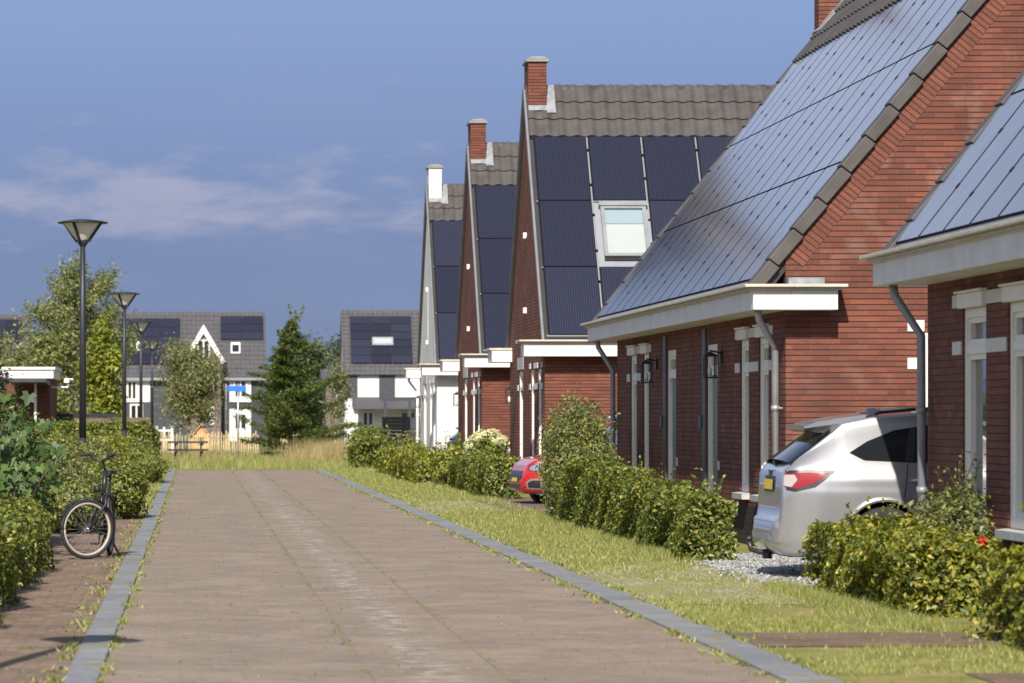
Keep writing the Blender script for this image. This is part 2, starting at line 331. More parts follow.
def nrm(a): return a / np.maximum(np.linalg.norm(a, axis=1, keepdims=True), 1e-9)
def leaves(name, pts, bias, size, mat, parent=None, aspect=.55, wild=.8, fold=.18, along=None):
    pts = np.asarray(pts, float); n = len(pts)
    off = OFF.get(parent.name, Vector((0, 0, 0))) if parent is not None else Vector((0, 0, 0))
    pts = pts - np.array(off)
    nn = nrm(np.asarray(bias, float) * np.ones((n, 3)) + RNG.normal(0, wild, (n, 3)))
    t = RNG.normal(0, 1, (n, 3)) if along is None else np.asarray(along, float) + RNG.normal(0, .35, (n, 3))
    t = nrm(t - nn * np.sum(t * nn, 1, keepdims=True)); s = np.cross(nn, t)
    L_ = (np.asarray(size) * RNG.uniform(.65, 1.25, n)).reshape(n, 1)
    v = np.empty((n, 4, 3))
    v[:, 0] = pts - t * L_ * .5; v[:, 2] = pts + t * L_ * .5
    mid = pts - t * L_ * .06 + nn * L_ * fold
    v[:, 1] = mid + s * L_ * aspect * .5; v[:, 3] = mid - s * L_ * aspect * .5
    me = bpy.data.meshes.new(name); me.vertices.add(n * 4); me.vertices.foreach_set('co', v.reshape(-1))
    b = np.arange(n)[:, None] * 4
    tri = np.concatenate([b + [0, 2, 1], b + [0, 3, 2]], 1).reshape(-1)
    me.loops.add(n * 6); me.loops.foreach_set('vertex_index', tri.astype(np.int32))
    me.polygons.add(n * 2); me.polygons.foreach_set('loop_start', np.arange(0, n * 6, 3, dtype=np.int32)); me.polygons.foreach_set('loop_total', np.full(n * 2, 3, np.int32))
    me.update(calc_edges=True); me.validate()
    return link(name, me, mat, parent)
def blades(name, pts, h, w, mat, parent=None, lean=.35):
    pts = np.asarray(pts, float); n = len(pts); a = RNG.uniform(0, 2 * math.pi, n)
    h = np.asarray(h) * RNG.uniform(.6, 1.3, n); w = np.asarray(w) * np.ones(n)
    s = np.stack([np.cos(a), np.sin(a), np.zeros(n)], 1) * w[:, None] * .5
    d = np.stack([RNG.normal(0, lean, n), RNG.normal(0, lean, n), np.ones(n)], 1) * h[:, None]
    v = np.empty((n, 3, 3)); v[:, 0] = pts - s; v[:, 1] = pts + s; v[:, 2] = pts + d
    me = bpy.data.meshes.new(name); me.vertices.add(n * 3); me.vertices.foreach_set('co', v.reshape(-1))
    me.loops.add(n * 3); me.loops.foreach_set('vertex_index', np.arange(n * 3, dtype=np.int32))
    me.polygons.add(n); me.polygons.foreach_set('loop_start', np.arange(0, n * 3, 3, dtype=np.int32)); me.polygons.foreach_set('loop_total', np.full(n, 3, np.int32))
    me.update(calc_edges=True)
    return link(name, me, mat, parent)

# ------------------------------------------------------------------ world, sun, camera
SUN_EL, SUN_AZ = 38.0, 10.5             # the sun stands behind the camera, a little to its left
w = bpy.data.worlds.new("World"); sc.world = w; w.use_nodes = True
nt = w.node_tree; N = nt.nodes.new; L = nt.links.new; bg = nt.nodes['Background']
sky = N('ShaderNodeTexSky'); sky.sky_type = 'NISHITA'; sky.sun_disc = False
sky.sun_elevation = R(SUN_EL); sky.sun_rotation = R(180 + SUN_AZ); sky.air_density = 1.0; sky.dust_density = 1.2; sky.ozone_density = 1.5
tc = N('ShaderNodeTexCoord'); sp = N('ShaderNodeSeparateXYZ'); L(tc.outputs['Generated'], sp.inputs['Vector'])
SB = .10
def k(c): return (c[0] / SB, c[1] / SB, c[2] / SB, 1)
rp = N('ShaderNodeValToRGB'); mr = N('ShaderNodeMapRange'); mr.inputs['From Min'].default_value = -.01; mr.inputs['From Max'].default_value = .125
L(sp.outputs['Z'], mr.inputs['Value']); L(mr.outputs[0], rp.inputs['Fac'])
e = rp.color_ramp.elements; e[0].position = 0; e[0].color = (.215, .280, .430, 1); e[1].position = 1; e[1].color = (.262, .390, .670, 1)
for p, c in ((.22, (.194, .258, .418)), (.45, (.197, .268, .458)), (.68, (.225, .315, .545))): x = e.new(p); x.color = c4(c)
scl = N('ShaderNodeVectorMath'); scl.operation = 'SCALE'; L(rp.outputs['Color'], scl.inputs[0]); scl.inputs['Scale'].default_value = .76 / SB
# a long flat bank of pinkish cumulus far away, low over the left half of the view
mp = N('ShaderNodeMapping'); mp.inputs['Scale'].default_value = (40, 40, 140); L(tc.outputs['Generated'], mp.inputs['Vector'])
cn = N('ShaderNodeTexNoise'); cn.inputs['Scale'].default_value = 1; cn.inputs['Detail'].default_value = 9; cn.inputs['Roughness'].default_value = .58; L(mp.outputs[0], cn.inputs['Vector'])
def bump1(sock, c, h):
    a = N('ShaderNodeMath'); a.operation = 'SUBTRACT'; L(sock, a.inputs[0]); a.inputs[1].default_value = c
    q = N('ShaderNodeMath'); q.operation = 'ABSOLUTE'; L(a.outputs[0], q.inputs[0])
    g = N('ShaderNodeMapRange'); g.interpolation_type = 'SMOOTHSTEP'; L(q.outputs[0], g.inputs['Value']); g.inputs['From Min'].default_value = h; g.inputs['From Max'].default_value = 0
    return g.outputs[0]
def mul(a, b_):
    t = N('ShaderNodeMath'); t.operation = 'MULTIPLY'; L(a, t.inputs[0])
    if isinstance(b_, float): t.inputs[1].default_value = b_
    else: L(b_, t.inputs[1])
    return t.outputs[0]
band = mul(bump1(sp.outputs['Z'], .0600, .0200), bump1(sp.outputs['X'], -.012, .125))
ad = N('ShaderNodeMath'); ad.operation = 'MULTIPLY_ADD'; L(band, ad.inputs[0]); ad.inputs[1].default_value = .42; L(cn.outputs['Fac'], ad.inputs[2])
cf = N('ShaderNodeMapRange'); cf.interpolation_type = 'SMOOTHSTEP'; L(ad.outputs[0], cf.inputs['Value']); cf.inputs['From Min'].default_value = .60; cf.inputs['From Max'].default_value = .98; cf.inputs['To Max'].default_value = .52
mc = N('ShaderNodeMix'); mc.data_type = 'RGBA'; L(cf.outputs[0], mc.inputs['Factor']); L(scl.outputs[0], mc.inputs['A']); mc.inputs['B'].default_value = k((.40, .385, .465))
# haze veils
mp2 = N('ShaderNodeMapping'); mp2.inputs['Scale'].default_value = (9, 9, 50); L(tc.outputs['Generated'], mp2.inputs['Vector'])
vn = N('ShaderNodeTexNoise'); vn.inputs['Scale'].default_value = 1; vn.inputs['Detail'].default_value = 5; L(mp2.outputs[0], vn.inputs['Vector'])
vf = N('ShaderNodeMapRange'); L(vn.outputs['Fac'], vf.inputs['Value']); vf.inputs['From Min'].default_value = .45; vf.inputs['From Max'].default_value = .8; vf.inputs['To Max'].default_value = .3
mv = N('ShaderNodeMix'); mv.data_type = 'RGBA'; L(vf.outputs[0], mv.inputs['Factor']); L(mc.outputs['Result'], mv.inputs['A']); mv.inputs['B'].default_value = k((.22, .26, .41))
# above the dark horizon band the clear sky takes over
up = N('ShaderNodeMapRange'); up.interpolation_type = 'SMOOTHSTEP'; L(sp.outputs['Z'], up.inputs['Value']); up.inputs['From Min'].default_value = .115; up.inputs['From Max'].default_value = .20
ms = N('ShaderNodeMix'); ms.data_type = 'RGBA'; L(up.outputs[0], ms.inputs['Factor']); L(mv.outputs['Result'], ms.inputs['A']); L(sky.outputs['Color'], ms.inputs['B'])
dim = N('ShaderNodeVectorMath'); dim.operation = 'SCALE'; L(sky.outputs['Color'], dim.inputs[0]); dim.inputs['Scale'].default_value = 1.05
cn2 = N('ShaderNodeTexNoise'); cn2.inputs['Scale'].default_value = 3.2; cn2.inputs['Detail'].default_value = 7; L(tc.outputs['Generated'], cn2.inputs['Vector'])
pf = N('ShaderNodeMapRange'); L(cn2.outputs['Fac'], pf.inputs['Value']); pf.inputs['From Min'].default_value = .35; pf.inputs['From Max'].default_value = .62; pf.inputs['To Min'].default_value = .55
pb = mul(bump1(sp.outputs['Z'], .20, .20), pf.outputs[0])
mw = N('ShaderNodeMix'); mw.data_type = 'RGBA'; L(pb, mw.inputs['Factor']); L(dim.outputs[0], mw.inputs['A']); mw.inputs['B'].default_value = k((.54, .59, .80))
L(mw.outputs['Result'], ms.inputs['B'])
L(ms.outputs['Result'], bg.inputs['Color']); bg.inputs['Strength'].default_value = SB

sd = bpy.data.lights.new('sun', 'SUN'); sd.energy = 5.0; sd.angle = R(.5); sd.color = (1, .93, .82)
so = bpy.data.objects.new('sun', sd); COL.objects.link(so)
d = Vector((math.sin(R(SUN_AZ)) * math.cos(R(SUN_EL)), math.cos(R(SUN_AZ)) * math.cos(R(SUN_EL)), -math.sin(R(SUN_EL))))
so.rotation_euler = d.to_track_quat('-Z', 'Y').to_euler(); so.location = (-10, -20, 40)

cd = bpy.data.cameras.new('camera'); co = bpy.data.objects.new('camera', cd); COL.objects.link(co); sc.camera = co
co.location = (0, 0, HC); co.rotation_euler = (R(90), 0, 0); cd.sensor_width = 36; cd.lens = FPX / 1024 * 36
cd.shift_x = (512 - 196) / 1024; cd.shift_y = (417 - 341.5) / 1024; cd.clip_end = 6000; cd.clip_start = .5
cd.dof.use_dof = True; cd.dof.focus_distance = 47; cd.dof.aperture_fstop = 4.4
vs = sc.view_settings; vs.view_transform = 'Standard'; vs.look = 'None'; vs.exposure = .42; vs.gamma = 1; vs.use_curve_mapping = False
sc.render.engine = 'CYCLES'; sc.cycles.use_denoising = True; sc.cycles.max_bounces = 6; sc.cycles.diffuse_bounces = 3; sc.cycles.transparent_max_bounces = 4

# ------------------------------------------------------------------ ground
def sheet(name, x0, x1, y0, y1, z, mat, t=.0):
    mb = MB()
    if t: mb.box(x0, x1, y0, y1, z - t, z)
    else: mb.poly([(x0, y0, z), (x1, y0, z), (x1, y1, z), (x0, y1, z)])
    return props(mb.build(name, mat), kind='structure')
sheet('ground', -900, 900, -60, 2200, -.012, M_FIELD)
XR0, XR1, KR = -.59, 3.55, 3.86
YEND = 108.3
sheet('road', XR0, XR1, -8, YEND, .004, M_ROAD)
sheet('pavement', -6.0, -.80, -8, 57.5, .016, M_PAVE, .02)
k1 = props(bevel(MB().box(-.80, XR0, -8, YEND, -.01, .024).build('kerb', M_KERB), .01), kind='structure')
k2 = props(bevel(MB().box(XR1, KR, -8, YEND, -.01, .024).build('kerb', M_KERB), .008), kind='structure')
sheet('lawn', KR, 6.9, -8, 140, .008, M_LAWN)
sheet('lawn', -6.0, -.80, 57.5, 140, .008, M_LAWN)
sheet('lawn', -.80, KR, YEND, 140, .008, M_LAWN)
sheet('driveway', KR, 5.45, 30.5, 38.4, .012, M_GPAVE)
sheet('driveway', 5.45, 16, 33.8, 41.9, .016, M_GRAVEL)
sheet('driveway', KR, 5.3, 59.5, 68.5, .014, M_GPAVE)
sheet('driveway', 5.3, 16, 58.9, 70.9, .016, M_DRIVE)
sheet('driveway', 5.3, 16, 78.95, 86.5, .016, M_DRIVE)
sheet('driveway', 5.3, 16, 94.3, 102.6, .016, M_DRIVE)
sheet('footpath', KR, 6.9, 24.9, 26.5, .014, M_PATH)
sheet('footpath', KR + .9, 6.9, 20.6, 22.3, .014, M_PATH)

# ------------------------------------------------------------------ houses
TAN = 1.29; SINP = TAN / math.hypot(1, TAN); COSP = 1 / math.hypot(1, TAN)
ZE, ZR, XW, HALF = 3.02, 8.44, 6.88, 3.95      # eaves line, ridge, street wall, half the depth of a house
ROWS, PH, PW = 3, 1.755, 1.115

def pantiles(mb, O, u, v, n, width, nc, cl, tw=.30, amp=.042, m=0):
    nu = max(2, int(width / tw * 8)); us = [width * i / nu for i in range(nu + 1)]
    prof = [amp * (.5 + .5 * math.sin(2 * math.pi * x / tw)) ** 1.4 for x in us]
    for c in range(nc):
        b = len(mb.v)
        for (vv, lift, wav) in ((c * cl, -.02, 0), (c * cl, .042, 1), ((c + 1) * cl + .02, .008, 1)):
            for i, x in enumerate(us): mb.v.append(tuple(O + u * x + v * vv + n * (lift + wav * prof[i])))
        for r_ in (0, 1):
            for i in range(nu):
                a = b + r_ * (nu + 1) + i
                mb.f.append((a, a + 1, a + nu + 2, a + nu + 1)); mb.m.append(m)

PANEL = {}
def panel_mesh(pw, ph):
    key = (round(pw, 3), round(ph, 3))
    if key not in PANEL:
        mb = MB(); g = .017; mb.box(-pw / 2 + g, pw / 2 - g, -ph / 2 + .008, ph / 2 - .008, -.02, .018, 1)
        mb.box(-pw / 2 + g + .024, pw / 2 - g - .024, -ph / 2 + .018, ph / 2 - .018, .016, .0205, 0)
        me = mb.mesh('solar_panel'); me.materials.append(M_SOLAR); me.materials.append(M_MATT); PANEL[key] = me
    return PANEL[key]
def panels(root, O, u, v, n, cols, rows, pw, ph, lift, skip=(), rails=True):
    me = panel_mesh(pw, ph); rot = Matrix((u, v, n)).transposed().to_4x4()
    for r_ in range(rows):
        for c in range(cols):
            if (c, r_) in skip: continue
            o = bpy.data.objects.new('solar_panel', me); COL.objects.link(o)
            p = O + u * ((c + .5) * pw) + v * ((r_ + .5) * ph) + n * lift
            o.parent = root; o.matrix_local = Matrix.Translation(p - OFF[root.name]) @ rot
    if rails:
        mb = MB()
        for c in range(1, cols):
            mb.obox(O, u, v, n, c * pw - .022, c * pw + .022, 0, rows * ph, lift - .04, lift - .004, 0)
            for r_ in range(rows):
                for q in ((.24, .78) if c % 2 else (.34, .70)):
                    if 0 < c < cols: mb.obox(O, u, v, n, c * pw - .026, c * pw + .026, (r_ + q) * ph - .026, (r_ + q) * ph + .026, lift - .01, lift + .027, 1)
        for r_ in range(0, rows + 1):
            mb.obox(O, u, v, n, -.01, cols * pw + .01, r_ * ph - .018, r_ * ph + .018, lift - .05, lift - .002, 0)
        mb.build('mounting_rail', [M_ALU, M_MATT], root)

def cut_rects(u0, u1, z0, z1, holes):
    us = sorted({u0, u1} | {h[0] for h in holes} | {h[1] for h in holes}); zs = sorted({z0, z1} | {h[2] for h in holes} | {h[3] for h in holes}); out = []
    for a, b in zip(us, us[1:]):
        for c, d_ in zip(zs, zs[1:]):
            mu_, mz = (a + b) / 2, (c + d_) / 2
            if not any(h[0] < mu_ < h[1] and h[2] < mz < h[3] for h in holes): out.append((a, b, c, d_))
    return out

def opening(root, y0, y1, z0, z1, kind, x=XW, mat=None, rec=.07, lintel=True, fm=None, sill=True):
    """window or door in the street wall: frame, pane, sill; the wall already has the hole"""
    fm = fm or M_CREAM; fr = .085
    mb = MB(); xa, xb = x + rec - .05, x + rec + .05
    mb.box(xa, xb, y0, y0 + fr, z0, z1); mb.box(xa, xb, y1 - fr, y1, z0, z1); mb.box(xa, xb, y0 + fr, y1 - fr, z1 - fr, z1)
    mb.box(xa, xb, y0 + fr, y1 - fr, z0, z0 + (fr if kind == 'window' else .03))
    mb.box(xa + .004, xb, y0 + fr, y1 - fr, 2.16, 2.24)
    i0, i1 = y0 + fr, y1 - fr
    for (a, b_) in ((z0 + fr if kind == 'window' else 2.24, 2.16), (2.24, z1 - fr)):
        if b_ - a < .1: continue
        mb.box(xa + .02, xb - .012, i0, i0 + .05, a, b_); mb.box(xa + .02, xb - .012, i1 - .05, i1, a, b_)
        mb.box(xa + .022, xb - .012, i0 + .05, i1 - .05, a, a + .05); mb.box(xa + .022, xb - .012, i0 + .05, i1 - .05, b_ - .05, b_)
    if kind == 'window':
        o = mb.build('window', fm, root)
        MB().box(xb - .03, xb - .02, i0 + .03, i1 - .03, z0 + .1, z1 - .1).build('pane', M_GLASS, o)
        MB().box(xb + .06, xb + .07, i0, i1, z0, z1).build('curtain', M_CURTAIN, o)
        if sill:
            mb = MB(); mb.prism([(x - .10, y0 - .06, z0 - .085), (x - .10, y0 - .06, z0 - .015), (x + .1, y0 - .06, z0 + .004), (x + .1, y0 - .06, z0 - .085)], (0, y1 - y0 + .12, 0)).build('sill', M_SILL, o)
    else:
        o = mb.build('door', fm, root)
        d_ = MB(); d_.box(xb - .05, xb - .005, i0, i1, z0 + .03, 2.16)
        for zz in (.4, 1.1): d_.box(xb - .058, xb - .05, i0 + .12, i1 - .12, zz, zz + .55)
        d_.build('door_leaf', M_DOOR, o)
        MB().box(xb - .03, xb - .02, i0 + .04, i1 - .04, 2.24, z1 - .1).build('pane', M_GLASS, o)
        MB().tube([(xb - .06, i0 + .12, 1.03), (xb - .13, i0 + .12, 1.03), (xb - .13, i0 + .24, 1.03)], .012).build('handle', M_CHROME, o)
        MB().box(x - .02, x + .12, y0, y1, z0 - .06, z0).build('doorstep', M_SILL, o)
    if lintel:
        mb = MB(); mb.box(x - .05, x + .06, y0 - .03, y1 + .03, z1, z1 + .13); mb.box(x - .075, x + .05, y0 - .06, y1 + .06, z1 + .132, z1 + .155)
        bevel(mb.build('lintel', fm, root), .008)
    return o
def stones(root, segs, zs=((2.16, 2.28), (2.585, 2.70)), x=XW):
    for (a, b_) in segs:
        for (c, d_) in zs: MB().box(x - .012, x + .05, a, b_, c, d_).build('stone_block', M_STONE, root)
def pipe(root, pts, name='downpipe', r=.042, mat=None):
    mb = MB(); mb.tube(pts, r, 10)
    p = Vector(pts[-1]); q = Vector(pts[-2])
    for t in (.3, .62, .9):
        c = q.lerp(p, t); mb.tube([c - Vector((0, 0, .03)), c + Vector((0, 0, .03))], r * 1.22, 10); mb.box(c.x, c.x + .1, c.y - .015, c.y + .015, c.z - .012, c.z + .012)
    return mb.build(name, mat or M_ZINC, root, True)
def lantern(root, x, y, z):
    mb = MB()
    mb.box(x - .03, x, y - .06, y + .06, z - .03, z + .13); mb.tube([(x - .03, y, z + .1), (x - .16, y, z + .13), (x - .16, y, z + .09)], .012)
    c = x - .16
    for a in (-.07, .07):
        for b_ in (-.07, .07): mb.tube([(c + a, y + b_, z - .22), (c + a, y + b_, z + .05)], .009, 5)
    mb.box(c - .085, c + .085, y - .085, y + .085, z + .05, z + .07); mb.box(c - .085, c + .085, y - .085, y + .085, z - .235, z - .215)
    mb.prism([(c - .085, y - .085, z + .07), (c + .085, y - .085, z + .07), (c + .02, y - .02, z + .11), (c - .02, y - .02, z + .11)], (0, .17, 0))
    o = mb.build('wall_lantern', M_BLACK, root)
    MB().lathe((c, y, z - .215), (0, 0, 1), [(0, 0), (.025, .02), (.03, .10), (.0, .15)], 10).build('bulb', M_LAMPGLASS, o, True)
def chimney(root, x0, x1, y0, y1, z0, z1, mat, cap=None):
    o = MB().box(x0, x1, y0, y1, z0, z1).build('chimney', mat, root)
    e_ = .045; mb = MB(); mb.box(x0 - e_, x1 + e_, y0 - e_, y1 + e_, z1, z1 + .05)
    mb.prism([(x0 - e_, y0 - e_, z1 + .05), (x1 + e_, y0 - e_, z1 + .05), (x1 - .06, y0 - e_, z1 + .11), (x0 + .06, y0 - e_, z1 + .11)], (0, y1 - y0 + 2 * e_, 0))
    bevel(mb.build('chimney_cap', cap or M_CAP, o), .012)
    return o
def ridge_tiles(root, A, B, side, up=Vector((0, 0, 1))):
    A, B = Vector(A), Vector(B); t = (B - A); Ln = t.length; t.normalize(); n_ = int(Ln / .44); mb = MB()
    for i in range(n_):
        a0, a1 = Ln * i / n_, Ln * (i + 1) / n_ + .03; ring = []
        for (q, rr) in ((a0, .135), (a0 + .05, .135), (a0 + .06, .118), (a1, .108)):
            ring.append([A + t * q + side * (math.cos(w_) * rr) + up * (math.sin(w_) * rr - .03) for w_ in [math.pi * j / 8 for j in range(9)]])
        b = len(mb.v)
        for rg in ring: mb.v += [tuple(p) for p in rg]
        for r_ in range(3):
            for j in range(8): mb.f.append((b + r_ * 9 + j, b + r_ * 9 + j + 1, b + r_ * 9 + j + 10, b + r_ * 9 + j + 9)); mb.m.append(0)
        mb.poly(ring[0]); 
    mb.build('ridge_tiles', M_TILE, root, True)
def fascia(mb, x0, x1, y0, y1, z0=2.80, z1=3.06):
    mb.box(x0, x1, y0, y1, z0, z1, 0)

def gable_house(name, label, y0, wall, y_depth=2 * HALF, white=False, skylight=False, x1=15.0, tall_door=True):
    """a house with its gable to the street and a roof slope towards the camera"""
    y1 = y0 + y_depth; ym = (y0 + y1) / 2
    root = thing(name, label, 'house', (XW, ym, 0))
    wins = [(y0 + .72, y0 + 1.42), (y0 + 2.25, y0 + 2.95)]; door = (y0 + 4.75, y0 + 5.7)
    holes = [(a, b_, .66, 2.57) for a, b_ in wins] + [(door[0], door[1], .05, 2.57)]
    zc = ZE + .25 * TAN - .07
    mb = MB()
    for (a, b_, c, d_) in cut_rects(y0, y1, 0, 2.9, holes): mb.poly([(XW, a, c), (XW, a, d_), (XW, b_, d_), (XW, b_, c)])
    mb.poly([(XW, y0, 2.9), (XW, y0, zc), (XW, ym, ZR - .1), (XW, y1, zc), (XW, y1, 2.9)])
    for (a, b_, c, d_) in holes:
        for q in (a, b_): mb.poly([(XW, q, c), (XW, q, d_), (XW + .25, q, d_), (XW + .25, q, c)])
        for q in (c, d_): mb.poly([(XW, a, q), (XW, b_, q), (XW + .25, b_, q), (XW + .25, a, q)])
    mb.poly([(XW, y0, 0), (x1, y0, 0), (x1, y0, zc), (XW, y0, zc)]); mb.poly([(XW, y1, 0), (x1, y1, 0), (x1, y1, zc), (XW, y1, zc)])
    mb.poly([(x1, y0, 0), (x1, y0, zc), (x1, ym, ZR - .1), (x1, y1, zc), (x1, y1, 0)])
    mb.build('wall', wall, root)
    # street openings
    fm = M_WHITE
    for (a, b_) in wins: opening(root, a, b_, .66, 2.57, 'window', fm=fm, lintel=False)
    opening(root, door[0], door[1], .05, 2.57, 'door', fm=fm, lintel=False)
    stones(root, [(wins[0][0] - .3, wins[0][0]), (wins[0][1], wins[1][0]), (wins[1][1], wins[1][1] + .35)])
    stones(root, [(door[1], door[1] + .35)], ((2.16, 2.28),))
    MB().box(XW - .012, XW + .04, door[0] - .15, door[1] + .3, 2.6, 2.86).build('stone_block', M_SILL, root)
    lantern(root, XW, door[1] + .55, 2.12)
    MB().box(XW - .012, XW + .02, ym - .06, ym + .06, 3.9, 5.35).build('slot_brickwork', M_RAKE if not white else M_WBRICK, root)
    for zz in (3.82, 5.38): MB().box(XW - .07, XW + .02, ym - .05, ym + .05, zz - .06, zz + .06).build('anchor_block', M_WHITE, root)
    # roof: two slabs
    def frame(side):
        s_ = 1 if side == 'near' else -1
        O = Vector((XW - .06, (y0 - .25) if s_ > 0 else (y1 + .25), ZE)); v = Vector((0, COSP * s_, SINP)); u = Vector((1, 0, 0)) ; n = Vector((0, -SINP * s_, COSP))
        return O, u, v, n
    SL = (ZR - ZE) / SINP; W_ = x1 - XW + .12
    mb = MB()
    for side in ('near', 'far'):
        O, u, v, n = frame(side); mb.obox(O, u, v, n, .03, W_, 0, SL, -.14, 0)
    roof = mb.build('roof', M_UNDER, root)
    O, u, v, n = frame('near')
    mb = MB(); mb.obox(O, u, v, n, -.015, .03, 0, SL - .05, -.09, .03, 0)
    O2, u2, v2, n2 = frame('far'); mb.obox(O2, u2, v2, n2, -.015, .10, 0, SL - .05, -.10, .07, 1)
    mb.build('verge_trim', [M_TRIM, M_TILE], roof)
    v0 = .18; vt = v0 + ROWS * PH
    mb = MB(); cl = (SL - vt + .02) / 3
    pantiles(mb, O + v * (vt - .01) + u * .04 + n * .05, u, v, n, W_ - .1, 3, cl)
    nb = MB(); O2 = O2 + u2 * W_; pantiles(mb, O2, -u2, v2, n2, W_ - .1, 17, SL / 17)
    mb.build('roof_tiles', M_TILE, roof, False)
    ridge_tiles(roof, (XW + .35, ym, ZR - .02), (x1, ym, ZR - .02), Vector((0, 1, 0)))
    cols = int((x1 - XW - .3) / PW)
    panels(root, O + u * .095 + v * v0, u, v, n, cols, ROWS, PW, PH, .07, {(1, 1)} if skylight else ())
    if skylight:
        S = O + u * (.095 + PW) + v * (v0 + PH); mb = MB(); w_, h_ = PW, PH * .93
        mb.obox(S, u, v, n, .02, w_ + .06, .0, h_ + .06, .03, .085)
        sk = mb.build('skylight', M_FRAMEG, root); mb = MB()
        a0, a1, b0, b1 = .14, w_ - .06, .2, h_ - .1; t_ = .075
        for (p, q, r_, s_) in ((a0, a0 + t_, b0, b1), (a1 - t_, a1, b0, b1), (a0 + t_, a1 - t_, b0, b0 + t_), (a0 + t_, a1 - t_, b1 - t_, b1)): mb.obox(S, u, v, n, p, q, r_, s_, .08, .19)
        mb.obox(S, u, v, n, a0 - .03, a1 + .03, b1 - .02, b1 + .1, .08, .22); mb.build('frame', plain('skylight_frame', (.22, .23, .24), .45), sk)
        mb = MB(); bs = b0 + (b1 - b0) * .66
        mb.obox(S, u, v, n, a0 + t_, a1 - t_, b0 + t_, bs, .10, .135, 0); mb.obox(S, u, v, n, a0 + t_, a1 - t_, bs + .012, b1 - t_, .10, .135, 1)
        mb.build('blind', [M_BLIND, M_BLINDB], sk)
        mb = MB(); mb.obox(S, u, v, n, a0, a1, b0 - .06, b0 - .004, .08, .13); mb.build('bottom_shadow_strip', M_BLACK, sk)  # black strip standing in for the shadow edge below the skylight
    # chimney, flush with the gable on the ridge
    chimney(root, XW - .004, XW + .375, ym - .45, ym + .45, ZR - 1.3, 8.95, wall)
    mb = MB(); mb.obox(O, u, v, n, .44, .62, vt + cl * 1.3, SL - .02, .085, .125); mb.obox(O, u, v, n, .06, .44, vt + cl * 1.45, vt + cl * 1.95, .085, .12)
    mb.build('lead_flashing', M_LEAD, roof)
    # eaves boxes with gutter lip, returning round both street corners
    mb = MB(); E = 6.43
    fascia(mb, E, x1 + .1, y0 - .42, y0 - .02, 2.79, 3.05); mb.box(E + .005, XW - .004, y0 - .02, y0 + .35, 2.795, 3.045)
    mb.box(E - .04, x1 + .1, y0 - .46, y0 - .05, 3.051, 3.078, 1); mb.box(E - .10, x1 + .1, y0 - .52, y0 - .05, 3.079, 3.115, 1); mb.box(E - .10, XW - .004, y0 - .05, y0 + .37, 3.051, 3.115, 1)
    bevel(mb.build('eaves_gutter', [M_FASCIA, M_LIP], root), .006); mb = MB()
    fascia(mb, E, x1 + .1, y1 + .02, y1 + .42, 2.79, 3.05); mb.box(E + .005, XW - .004, y1 - .62, y1 + .02, 2.795, 3.045)
    mb.box(E - .05, x1 + .1, y1 + .05, y1 + .47, 3.051, 3.10, 1); mb.box(E - .05, XW - .004, y1 - .64, y1 + .05, 3.051, 3.10, 1)
    bevel(mb.build('eaves_gutter', [M_FASCIA, M_LIP], root), .006)
    if white: pipe(root, [(6.56, y1 + .2, 2.8), (6.56, y1 + .2, 2.7), (6.80, y1 - .12, 2.35), (6.80, y1 - .12, .05)], mat=M_WHITE if white else None)
    if white:
        MB().box(XW - .02, XW + .02, y0 - .004, y0 + 2.0, .03, .2).build('plinth', M_SILL, root)
    return root

